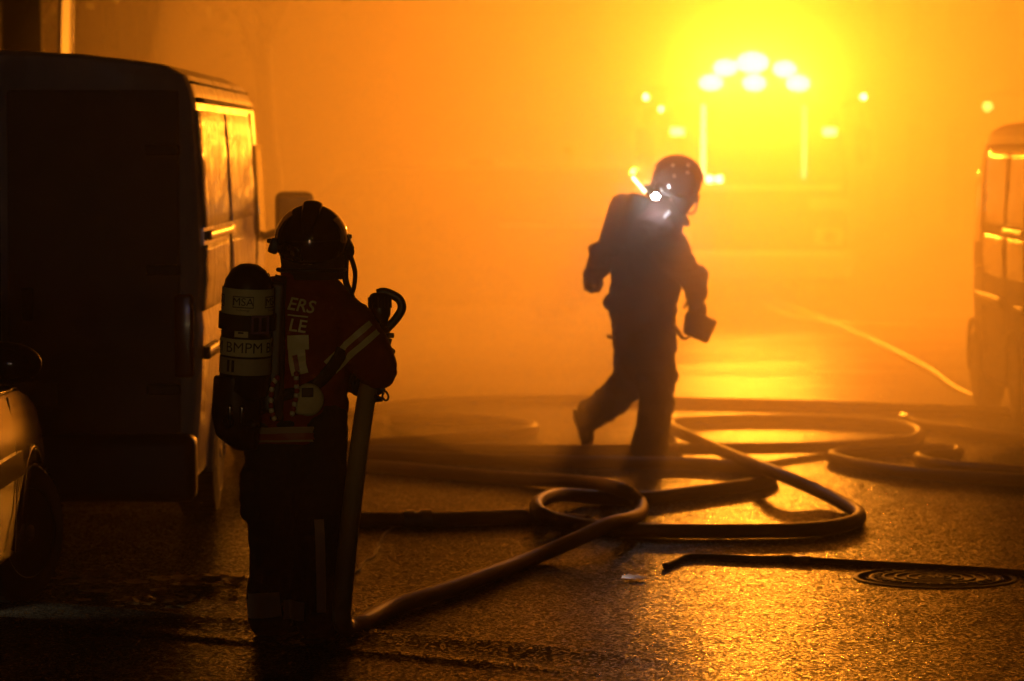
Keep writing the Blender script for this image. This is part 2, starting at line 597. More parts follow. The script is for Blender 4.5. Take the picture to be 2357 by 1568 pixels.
# manhole cover with raised rings and bars, set in an iron frame
mh = G(2152, 1331)
t = thing('manhole_cover', 'round cast iron manhole cover with raised ribs, set in the wet asphalt', 'manhole cover', (mh.x, mh.y, 0), R(12))
bm = NB(); spindle(bm, (0, 0, -0.05), (0, 0, 1), [(0, 0.30), (0.054, 0.30), (0.056, 0.29), (0.052, 0.28), (0.052, 0.0)], 48)
for k in range(4):
    rr = 0.07 + k * 0.055
    spindle(bm, (0, 0, 0.0), (0, 0, 1), [(0, rr + .007), (0.009, rr + .005), (0.009, rr - .005), (0, rr - .007)], 40)
for k in range(28):
    a = k * PI / 14
    box(bm, (0.262 * math.cos(a), 0.262 * math.sin(a), 0.005), (0.028, 0.012, 0.01), Matrix.Rotation(a, 3, 'Z'))
for k in range(3):
    a = k * PI / 3
    box(bm, (0, 0, 0.006), (0.1, 0.012, 0.009), Matrix.Rotation(a, 3, 'Z'))
obj('lid', bm, M_IRON, t, smooth=30)
bm = NB(); spindle(bm, (0, 0, -0.05), (0, 0, 1), [(0, 0.372), (0.054, 0.372), (0.056, 0.366), (0.056, 0.352), (0.050, 0.348), (0.050, 0.316), (0.055, 0.312), (0.05, 0.308), (0.0, 0.308)], 48)
obj('frame', bm, M_IRON, t, smooth=30)

# ---- buildings on both sides of the street (lost in the smoke)
def building(name, label, x_face, y0, y1, h, mw, nx, rows, side):
    """facade plane x = x_face that faces the street; side = +1 when the house stands to the right"""
    t = thing(name, label, 'building', (x_face, y0, 0))
    L = y1 - y0
    bm = NB()
    box(bm, (side * 3.0, L / 2, h / 2), (6.0, L, h))
    wl = obj('wall', bm, mw, t)
    bm = NB(); box(bm, (-side * 0.02, L / 2, h + 0.15), (6.4 if False else 0.4, L, 0.3), bevel=.04)
    obj('cornice', bm, M_WALL2, t)
    bm = NB(); box(bm, (-side * 0.02, L / 2, 0.25), (0.09, L, 0.5))
    obj('plinth', bm, M_WALL2, t)
    fr = NB(); box(fr, (0, 0, 0), (0.10, 1.15, 1.75)); frm = None
    for r_ in range(rows):
        for k in range(nx):
            yy = L * (k + 0.5) / nx
            zz = 1.55 + r_ * 3.0
            bm = NB()
            for s_ in (-1, 1):
                box(bm, (0, s_ * 0.56, 0), (0.12, 0.09, 1.8), bevel=.01)
                box(bm, (0, 0, s_ * 0.86), (0.115, 1.03, 0.09), bevel=.01)
            box(bm, (0, 0, 0), (0.08, 0.05, 1.6))
            f = obj('window', bm, M_SHUTTER, t, (-side * 0.03, yy, zz))
            bm = NB(); box(bm, (0, 0, 0), (0.03, 1.0, 1.6)); obj('pane', bm, M_GLASS, f, (-side * -0.005, 0, 0))
            bm = NB(); box(bm, (0, 0, 0), (0.22, 1.4, 0.09), bevel=.01); obj('sill', bm, M_WALL2, f, (-side * 0.06, 0, -0.96))
    fr.free()
    return t
building('town_house', 'rendered town house along the left side of the smoky street', -6.9, 19.0, 66.0, 9.0, M_WALL, 9, 2, -1)
building('town_house', 'stone town house along the right side, behind the parked vans', 6.9, 18.0, 66.0, 9.0, M_WALL2, 9, 2, 1)
building('town_house', 'house that closes the street far behind the fire engine', 14, 78.0, 92.0, 12.0, M_WALL, 1, 1, 1)
building('town_house', 'house at the far end of the street behind the trees', -14, 78.0, 92.0, 12.0, M_WALL, 1, 1, -1)

# dark pillar and pale post that rise behind the van
pp = P(49, 60, 24.5)
t = thing('pillar', 'dark square pillar that rises behind the van roof', 'pillar', (pp.x, pp.y, 0))
t.rotation_euler = (0, 0, R(10))
bm = NB(); box(bm, (0, 0, 2.6), (0.285, 0.285, 5.2), bevel=.012); obj('shaft', bm, M_POSTDARK, t)
bm = NB(); box(bm, (0, 0, 0.12), (0.38, 0.38, 0.24), bevel=.02); obj('base', bm, M_POSTDARK, t)
bm = NB(); box(bm, (0, 0, 5.24), (0.34, 0.34, 0.08), bevel=.01); obj('cap', bm, M_POSTDARK, t)
pp = P(128, 110, 25.0)
t = thing('sign_panel', 'tall brightly lit pale panel behind the van roof beside the dark pillar', 'sign panel', (pp.x, pp.y, 0))
t.rotation_euler = (0, R(1.6), R(-13))
bm = NB(); box(bm, (0, 0, 2.6), (0.022, 0.21, 4.6), bevel=.004); obj('board', bm, M_POSTWHITE, t)
for s_ in (-1, 1):
    bm = NB(); box(bm, (-.001, s_ * .112, 2.5), (0.034, 0.012, 5.0), bevel=.003); obj('edge_profile', bm, M_ALU, t)
bm = NB(); box(bm, (0, 0, 0.06), (0.3, 0.5, 0.12), bevel=.02); obj('base', bm, M_POSTDARK, t)

# street trees behind the smoke
def tree(x, y, h, rad, label, seed):
    rr = random.Random(seed)
    t = thing('street_tree', label, 'tree', (x, y, 0), 0, 'trees along the street')
    bm = NB()
    tube(bm, [(0, 0, -.05), (0.05, .03, h * .25), (-.04, .05, h * .5), (0.02, 0, h * .8)], lambda u: 0.16 * (1 - .75 * u) + .01, 9, 6)
    tips = []
    for k in range(11):
        a = rr.uniform(0, 2 * PI); z0 = h * rr.uniform(.42, .7); ln = rad * rr.uniform(.5, .95)
        p1 = Vector((math.cos(a) * ln * .5, math.sin(a) * ln * .5, z0 + ln * .45)); p2 = Vector((math.cos(a) * ln, math.sin(a) * ln, z0 + ln * .7))
        tube(bm, [(0, 0, z0), p1, p2], lambda u: 0.05 * (1 - .8 * u) + .006, 6, 4)
        tips += [p1, p2, (p1 + p2) / 2]
    obj('trunk', bm, M_BARK, t, smooth=60)
    bm = NB()
    for p in tips + [Vector((rr.uniform(-.4, .4), rr.uniform(-.4, .4), h * rr.uniform(.75, .95))) for _ in range(8)]:
        cr = rad * rr.uniform(.22, .38)
        for _ in range(60):
            q = Vector((rr.gauss(0, 1), rr.gauss(0, 1), rr.gauss(0, .8))); q = p + q.normalized() * cr * rr.random() ** .4
            s_ = rr.uniform(.06, .13)
            a = Vector((rr.uniform(-1, 1), rr.uniform(-1, 1), rr.uniform(-.6, .6))).normalized(); b_ = a.cross(Vector((rr.uniform(-1, 1), rr.uniform(-1, 1), rr.uniform(-1, 1)))).normalized()
            vs4 = [bm.verts.new(q + a * s_ * u + b_ * s_ * .55 * v) for u, v in ((-1, 0), (0, -1), (1, 0), (0, 1))]
            bm.faces.new(vs4)
    obj('crown', bm, M_FOLIAGE, t, recalc=False)
tree(-2.6, 36.0, 5.6, 2.9, 'bushy street tree in the smoke behind the standing firefighter', 3)
tree(-5.6, 40.0, 7.0, 2.4, 'taller street tree deep in the smoke behind the big van', 5)

# wall lamp on the right
pl = P(2273, 245, 41.0)
t = thing('wall_lamp', 'small lit lamp on a bracket, high on the right above the parked vans', 'lamp', (pl.x, pl.y, pl.z))
bm = NB(); ell(bm, (0, 0, 0), 0.055); obj('bulb', bm, emit('lamp_glow', (1.0, 0.45, 0.07), 14), t, smooth=180)
bm = NB(); tube(bm, [(0, 0, .05), (0.1, 0, .16), (6.9 - pl.x, 0, .16)], .018, 8, 4); spindle(bm, (0, 0, .05), (0, 0, 1), [(0, .075), (.03, .05), (.05, .0)], 14)
obj('bracket', bm, M_IRON, t, smooth=40)

# ------------------------------------------------------------------ haze and smoke
bm = NB(); box(bm, (0, 30, 11.5), (120, 140, 25.0))
tag(obj('haze', bm, volume_mat('haze_air', (0.95, 0.93, 0.9), HAZE_D, ANISO)), kind='stuff')
for i, (c_, r_, dens) in enumerate(SMOKE):
    bm = NB(); ell(bm, c_, r_, None, 64, 40)
    tag(obj('smoke', bm, volume_mat('smoke_air', SMOKE_COL, dens, ANISO)), kind='stuff')

# ------------------------------------------------------------------ vehicles
def wheel(parent, x, y, r, width, side, steer=0.0, spokes=7):
    bm = NB()
    hw = width / 2
    spindle(bm, (-hw, 0, 0), (1, 0, 0), [(0.0, r * .60), (-.002, r * .66), (0.008, r * .80), (0.0 + .012, r * .92), (.035, r * .985), (hw, r), (width - .035, r * .985), (width - .012, r * .92), (width - .008, r * .80), (width + .002, r * .66), (width, r * .60)], 40)
    for k in range(44):
        a = 2 * PI * k / 44
        for s_ in (-1, 1):
            box(bm, (s_ * hw * .45, math.cos(a) * (r - .001), math.sin(a) * (r - .001)), (hw * .7, .012, .006), Matrix.Rotation(-a - PI / 2, 3, 'X') if False else Matrix.Rotation(a, 3, 'X') @ Matrix.Rotation(s_ * .25, 3, 'Y') if False else Matrix.Rotation(a + PI / 2, 3, 'X'))
    wo = obj('wheel', bm, M_TYRE, parent, (x, y, r), smooth=40)
    wo.rotation_euler = (0, 0, steer)
    bm = NB()
    spindle(bm, (side * (hw - .02), 0, 0), (side, 0, 0), [(-.10, r * .6), (0, r * .63), (.022, r * .62), (.012, r * .55), (-.02, r * .52), (-.02, 0)], 36)
    spindle(bm, (side * (hw - .03), 0, 0), (side, 0, 0), [(0, r * .16), (.025, r * .15), (.035, r * .08), (.035, 0)], 20)
    for k in range(spokes):
        a = 2 * PI * k / spokes
        box(bm, (side * (hw - .028), math.cos(a) * r * .35, math.sin(a) * r * .35), (.022, r * .46, r * .13), Matrix.Rotation(a, 3, 'X'), bevel=.005)
    obj('rim', bm, M_RIM, wo, smooth=35)
    return wo

def ring_loft(bm, stations):
    """stations: [(y, [(x, z), ...half profile from bottom centre to top centre])] closed by mirroring"""
    rows = []
    for y, half in stations:
        ring = [(x, z) for x, z in half] + [(-x, z) for x, z in reversed(half) if x > 1e-6]
        rows.append([bm.verts.new((x, y, z)) for x, z in ring])
    for a, b in zip(rows, rows[1:]):
        n = len(a)
        for k in range(n):
            bm.faces.new((a[k], a[(k + 1) % n], b[(k + 1) % n], b[k]))
    bm.faces.new(rows[0]); bm.faces.new(rows[-1])

def cut_wells(o, wells, r, W, depth=0.28):
    """take the wheel wells out of the body"""
    bm = NB()
    for y in wells:
        for s in (-1, 1):
            spindle(bm, (s * (W + .1), y, r * .98), (-s, 0, 0), [(0, r * 1.19), (depth + .1, r * 1.19)], 36)
    bmesh.ops.recalc_face_normals(bm, faces=bm.faces[:])
    me = bpy.data.meshes.new('c'); bm.to_mesh(me); bm.free()
    c = bpy.data.objects.new('c', me); COL.objects.link(c)
    md = o.modifiers.new('b', 'BOOLEAN'); md.operation = 'DIFFERENCE'; md.object = c; md.solver = 'EXACT'
    dg = bpy.context.evaluated_depsgraph_get(); dg.update()
    new = bpy.data.meshes.new_from_object(o.evaluated_get(dg))
    o.modifiers.clear()
    old = o.data; o.data = new
    m0 = old.materials[0]
    new.materials.clear(); new.materials.append(m0)
    for p_ in new.polygons: p_.material_index = 0; p_.use_smooth = True
    bpy.data.objects.remove(c)
    new.set_sharp_from_angle(angle=R(32))

def van(label, loc, rz, L=5.35, W=1.0, H=2.46, paint=None, panel=None, group='vans parked along the street', detail=True, mirrors=(1, -1)):
    """panel van; origin at the middle of the tail on the ground, nose towards +y"""
    paint, panel = paint or M_VAN, panel or M_VANPANEL
    t = thing('parked_van', label, 'van', loc, rz, group)
    kz, kl = H / 2.46, L / 5.35
    side = [(.86, .22), (.95, .30), (.965, .52), (.985, .80), (.995, 1.06), (.985, 1.12), (1.0, 1.30), (.998, 1.50), (.978, 1.92), (.958, 2.18), (.95, 2.24), (.915, 2.325), (.82, 2.375), (.40, 2.43), (0, 2.45)]
    side = [(x * W, z * kz) for x, z in side]
    def sx(z):
        for (x0, z0), (x1, z1) in zip(side, side[1:]):
            if z0 <= z <= z1 and z1 > z0:
                return x0 + (x1 - x0) * (z - z0) / (z1 - z0)
        return side[0][0] if z < side[0][1] else side[-1][0]
    def st(y, ws, ztop, zb=None):
        out = []
        for x, z in side:
            z2 = z if z <= (ztop - .12 * kz) else (ztop - .12 * kz) + (z - (ztop - .12 * kz)) * (.12 * kz) / max(.12 * kz, (side[-1][1] - ztop + .12 * kz))
            out.append((x * ws, z2))
        return (y * kl, [(0, side[0][1])] + out)
    Hh = H
    sts = [st(0, .945, Hh * .985), st(.015, .975, Hh * .993), st(.05, .993, Hh), st(.11, 1, Hh), st(.6, 1, Hh), st(2.0, 1, Hh), st(3.4, 1, Hh * .995), st(3.75, .998, Hh * .985), st(4.0, .99, Hh * .95),
           st(4.25, .985, Hh * .82), st(4.55, .975, Hh * .62), st(4.72, .96, Hh * .555), st(5.0, .94, Hh * .52), st(5.2, .88, Hh * .47), st(5.3, .80, Hh * .40), st(5.35, .70, Hh * .33)]
    bm = NB(); ring_loft(bm, sts)
    body = obj('body', bm, paint, t, smooth=32)
    wells = (1.12 * kl, 4.45 * kl)
    wr = .335 * kz
    cut_wells(body, wells, wr, W)
    def patch(name, y0, y1, z0, z1, off, m, s, parent=t, thick=0.012, ny=8, nz=10, wave=0.0):
        bm = NB()
        rows = []
        for i in range(ny + 1):
            y = y0 + (y1 - y0) * i / ny
            rows.append([bm.verts.new((s * (sx(z0 + (z1 - z0) * j / nz) + off + wave * noise.noise((y * 5, j * .5, 2 + s))), y, z0 + (z1 - z0) * j / nz)) for j in range(nz + 1)])
        for a, b in zip(rows, rows[1:]):
            for j in range(nz):
                bm.faces.new((a[j], a[j + 1], b[j + 1], b[j]))
        o = obj(name, bm, m, parent, smooth=50)
        md = o.modifiers.new('thick', 'SOLIDIFY'); md.thickness = thick; md.offset = 0
        return o
    z = lambda q: q * kz
    y = lambda q: q * kl
    for s in (1, -1):
        if detail or s == -1:
            patch('side_panel', y(.055), y(3.36), z(1.56), z(2.15), .003, panel, s, thick=.008, wave=.007, ny=16)
            patch('side_panel', y(.055), y(1.45), z(1.14), z(1.47), .004, panel, s, thick=.008, wave=.005)
            patch('side_panel', y(1.63), y(3.36), z(1.14), z(1.47), .004, panel, s, thick=.008, wave=.005)
            bm = NB(); tube(bm, [(s * (sx(z(q)) + .004), y(1.62), z(q)) for q in (1.56, 1.75, 1.95, 2.15)], .014, 8, 3); obj('seam_bead', bm, paint, t, smooth=60)
            patch('roof_groove', y(.06), y(3.75), z(2.285), z(2.297), .002, M_DARKGAP, s, thick=.006, nz=1)
            patch('roof_gutter', y(.10), y(3.75), z(2.19), z(2.215), .004, M_DARKGAP, s, thick=.01, nz=2)
            patch('door_gap', y(1.605), y(1.625), z(.5), z(1.5), .004, M_DARKGAP, s, thick=.008, ny=2)
            patch('door_gap', y(3.42), y(3.50), z(.5), z(2.17), .006, M_DARKGAP, s, thick=.01, ny=2)
            patch('door_rail', y(.12), y(1.75), z(1.495), z(1.54), .010, M_ALU, s, thick=.02, nz=2)
            patch('rub_strip', y(.02), y(.66), z(.90), z(.96), .018, M_PLASTIC, s, thick=.03, nz=2)
            patch('rub_strip', y(1.60), y(4.0), z(.90), z(.99), .018, M_PLASTIC, s, thick=.03, nz=2)
            patch('door_window', y(3.56), y(4.12), z(1.40), z(1.98), .008, M_GLASS, s, thick=.01)
            patch('door_handle', y(3.56), y(3.72), z(1.17), z(1.20), .03, M_PLASTIC, s, thick=.03, nz=2)
        # wheel-arch lip
        for wy in wells:
            bm = NB()
            pts = [Vector((s * (sx(max(z(.3), wr * .98 + wr * 1.2 * math.sin(a))) + .004), wy + wr * 1.2 * math.cos(a), wr * .98 + wr * 1.2 * math.sin(a))) for a in [R(-8 + 196 * k / 20) for k in range(21)]]
            tube(bm, pts, .02, 8, 1)
            obj('wheel_arch', bm, paint, t, smooth=60)
            wheel(t, s * (W - .13), wy, wr, .22, s)
        # mirror on its arm
        if s not in mirrors: continue
        bm = NB()
        capsule(bm, (s * (W - .03), y(4.05), z(1.40)), (s * (W + .14), y(3.98), z(1.46)), .025, .025)
        box(bm, (s * (W + .20), y(3.97), z(1.56)), (.24, .12, .27 * kz), bevel=.06, seg=4)
        mi = obj('mirror', bm, M_PLASTIC, t, smooth=50)
        bm = NB(); box(bm, (s * (W + .20), y(3.97) - .062, z(1.56)), (.18, .006, .20 * kz), bevel=.002); obj('mirror_glass', bm, M_GLASS, mi)
    # tail: two doors, hinges, lamps, plate, bumper, step
    for s in (1, -1):
        bm = NB(); box(bm, (s * W * .45, -.014, z(1.36)), (W * .86, .05, z(1.78)), bevel=.02, seg=3)
        d = obj('rear_door', bm, M_VANSHADE if paint is M_VAN else paint, t, smooth=35)
        for hz in (.75, 1.35, 1.95):
            bm = NB(); box(bm, (s * W * .80, -.05, z(hz)), (.17, .03, .055), bevel=.008); obj('hinge', bm, M_PLASTIC, d)
        bm = NB(); box(bm, (s * W * .90, -.016, z(1.02)), (.10, .06, .42), bevel=.02, seg=3); obj('tail_lamp', bm, M_TAIL, t, smooth=40)
    bm = NB(); box(bm, (.12, -.055, z(1.18)), (.06, .035, .17), bevel=.012); obj('handle', bm, M_PLASTIC, t, smooth=40)
    bm = NB(); box(bm, (0, -.06, z(.36)), (W * 1.93, .20, .34), bevel=.06, seg=3); obj('bumper', bm, M_PLASTIC, t, smooth=40)
    bm = NB(); box(bm, (0, -.05, z(.73)), (.54, .02, .12), bevel=.004); obj('number_plate', bm, M_REFLECT, t)
    # roof: gutters, rack bars with feet
    bm = NB(); tube(bm, [(-W * .55, .05, z(2.398)), (-W * .2, .03, z(2.425)), (0, .03, z(2.43)), (W * .2, .03, z(2.425)), (W * .55, .05, z(2.398)), (W * .80, .06, z(2.365))], .014, 8, 6); obj('roof_lip', bm, paint, t, smooth=60)
    # windscreen: inclined pane laid on the nose
    bm = NB()
    q = [(-W * .80, y(4.04), z(2.28) * .985), (W * .80, y(4.04), z(2.28) * .985), (W * .92, y(4.62), z(1.52)), (-W * .92, y(4.62), z(1.52))]
    up = Vector((0, .78, .62)) * .03
    a = [bm.verts.new(Vector(p) + up) for p in q]; b = [bm.verts.new(Vector(p) - up) for p in q]
    bm.faces.new(a); bm.faces.new(b[::-1])
    for k in range(4): bm.faces.new((a[k], b[k], b[(k + 1) % 4], a[(k + 1) % 4]))
    obj('windscreen', bm, M_GLASS, t)
    for s in (1, -1):
        bm = NB(); ell(bm, (s * W * .74, y(5.16), z(.86)), (.15, .12, .13)); obj('headlamp', bm, M_GLASS, t, smooth=180)
    return t

def car(label, loc, rz, L=4.05, W=.86, H=1.46, paint=M_CARPAINT, steer=0.0, group='cars parked along the street'):
    """hatchback; origin at the middle of the tail on the ground, nose towards +y"""
    t = thing('parked_car', label, 'car', loc, rz, group)
    def half(wl, zb, belt, zroof, wr):
        """sill, rocker, bulge, belt line, glass line, roof"""
        g = max(0.0, zroof - belt)
        return [(0, zb), (wl * .86, zb), (wl * .955, zb + .07), (wl * .985, zb + (belt - zb) * .35), (wl, zb + (belt - zb) * .62), (wl * .985, zb + (belt - zb) * .82), (wl * .955, belt - .012), (wl * .93, belt + .004),
                (wr + (wl * .9 - wr) * .55, belt + g * .45), (wr + (wl * .9 - wr) * .16, belt + g * .82), (wr * .93, belt + g * .94), (wr * .6, belt + g * .99), (0, belt + g + .008)]
    S_ = [(0, .72, .42, .80, .86, .52), (.04, .84, .34, .90, 1.00, .60), (.14, .93, .26, .95, 1.22, .62), (.5, .99, .20, .97, 1.42, .62), (1.1, 1, .19, .97, 1.46, .64), (1.9, 1, .19, .965, 1.445, .64),
          (2.25, 1, .19, .96, 1.36, .63), (2.65, 1, .19, .955, 1.16, .64), (2.95, 1, .19, .95, 1.02, .66), (3.1, .998, .19, .93, .985, .70), (3.4, .99, .19, .885, .935, .70), (3.7, .97, .20, .82, .865, .66), (3.9, .90, .22, .73, .765, .58), (4.0, .80, .28, .64, .66, .48), (4.05, .66, .34, .55, .57, .40)]
    kl, kz = L / 4.05, H / 1.46
    bm = NB()
    ring_loft(bm, [(yy * kl, half(W * wl, zb * kz, be * kz, zr * kz, W * wr / .86 * .86)) for yy, wl, zb, be, zr, wr in S_])
    body = obj('body', bm, paint, t, smooth=40)
    wr = .312
    wells = (.78 * kl, 3.20 * kl)
    cut_wells(body, wells, wr, W, .26)
    for s in (1, -1):
        def slab(name, quad, m, th=.012, parent=t):
            bm = NB()
            a = [bm.verts.new((s * x, yy * kl, zz * kz)) for x, yy, zz in quad]; b = [bm.verts.new((s * (x + th), yy * kl, zz * kz)) for x, yy, zz in quad]
            n = len(a)
            bm.faces.new(a[::-1]); bm.faces.new(b)
            for k in range(n): bm.faces.new((a[k], a[(k + 1) % n], b[(k + 1) % n], b[k]))
            return obj(name, bm, m, parent)
        xb = W * .915
        slab('side_window', [(xb, 1.2, .985), (xb, 2.62, .975), (xb - .07, 2.42, 1.13), (xb - .15, 2.02, 1.33), (xb - .15, 1.25, 1.34)], M_GLASS)
        slab('side_window', [(xb, .45, .99), (xb, 1.12, .985), (xb - .15, 1.17, 1.34), (xb - .14, .72, 1.32)], M_GLASS)
        d = slab('door_moulding', [(W * .997, 1.35, .60), (W * .997, 2.83, .60), (W * .992, 2.78, .70), (W * .992, 1.35, .70)], paint, .018)
        slab('door_gap', [(W * .985, 2.68, .28), (W * .985, 2.69, .28), (W * 1.0, 2.71, .66), (W * .96, 2.67, .93), (W * .96, 2.66, .93), (W * 1.0, 2.70, .66)], M_DARKGAP, .004)
        bm = NB(); tube(bm, [(s * W * .945, 1.2 * kl, .965 * kz), (s * W * .945, 2.4 * kl, .958 * kz), (s * W * .935, 2.98 * kl, .945 * kz), (s * W * .89, 3.35 * kl, .905 * kz)], .009, 6, 5); obj('belt_trim', bm, paint, t, smooth=60)
        bm = NB(); capsule(bm, (s * W * .95, 2.0 * kl, 1.10 * kz), (s * (W * .99), 1.97 * kl, 1.11 * kz), .022, .02)
        ell(bm, (s * (W + .065), 1.95 * kl, 1.115 * kz), (.145, .075, .085), u=24, v=16)
        mi = obj('mirror', bm, M_PLASTIC, t, smooth=60)
        bm = NB(); ell(bm, (s * (W + .065), 1.90 * kl, 1.115 * kz), (.11, .03, .06)); obj('mirror_glass', bm, M_GLASS, mi, smooth=180)
        bm = NB(); box(bm, (s * W * .995, 1.42 * kl, .86 * kz), (.03, .17, .03), bevel=.01); obj('door_handle', bm, M_PLASTIC, t, smooth=40)
        for wy in wells:
            bm = NB()
            pts = [Vector((s * W * (.985 if a_ > .15 else .965), wy + wr * 1.19 * math.cos(a), wr * .98 + wr * 1.19 * math.sin(a))) for a, a_ in [(R(-5 + 190 * k / 20), math.sin(R(-5 + 190 * k / 20))) for k in range(21)]]
            tube(bm, pts, .013, 8, 1); obj('wheel_arch', bm, paint, t, smooth=60)
        wheel(t, s * (W - .105), wells[0], wr, .2, s)
        wheel(t, s * (W - .105), wells[1], wr, .2, s, steer)
        bm = NB(); ell(bm, (s * W * .70, 3.84 * kl, .66 * kz), (.16, .12, .09)); obj('headlamp', bm, M_GLASS, t, smooth=180)
        bm = NB(); box(bm, (s * W * .74, .06, .80 * kz), (.16, .08, .26), bevel=.03); obj('tail_lamp', bm, M_TAIL, t, smooth=40)
    bm = NB(); box(bm, (0, .02, .46 * kz), (W * 1.6, .16, .24), bevel=.06, seg=3); obj('bumper', bm, paint, t, smooth=40)
    bm = NB(); box(bm, (0, 4.0 * kl, .42 * kz), (W * 1.35, .16, .20), bevel=.06, seg=3); obj('bumper', bm, paint, t, smooth=40)
    bm = NB(); box(bm, (0, -.07, .60 * kz), (.5, .02, .11), bevel=.003); obj('number_plate', bm, M_REFLECT, t)
    return t

# the big van on the left, the dark car in front of it, the vans on the right, one in the smoke
van('tall pale panel van with streaked lit side, left behind the standing firefighter', (-1.545 - 1.0, 17.0, 0), 0)
car('low car cut by the left edge, front wheel turned out beside the kerb', (-2.05 - .86, 11.3, 0), 0, steer=R(-24))
van('dark small van cut by the right edge of the view', (4.42, 23.2, 0), 0, L=3.3, W=.9, H=2.22, mirrors=(1,), paint=mat('dark_dull_paint', (.025, .025, .025), .6, spec=.2), panel=mat('side_glass', (.02, .02, .02), .16, spec=.6))
far_van = van('van parked crosswise in the smoke behind the nozzle', (1.5, 39.7, 0), R(80), L=4.6, W=.9, H=1.76, paint=M_CARDARK, panel=M_CARDARK)

for (x_, y_), sz in (((1110, 374), (.16, .05)), ((1310, 344), (.08, .035))):  # chrome beads on stalks, added to the van roof to catch lamp glints
    g_ = P(x_, y_, 39.7)
    bm = NB(); ell(bm, (0, 0, 0), (sz[0], .10, sz[1])); capsule(bm, (0, 0, -.01), (0, .35 if sz[0] > .1 else .2, -.16), .012, .012)
    o = obj('roof_glint', bm, mat('chrome', (.85, .82, .75), .12, 1.0), None, tuple(g_), smooth=60)
    o.parent = far_van; bpy.context.view_layer.update(); o.matrix_parent_inverse = far_van.matrix_world.inverted()

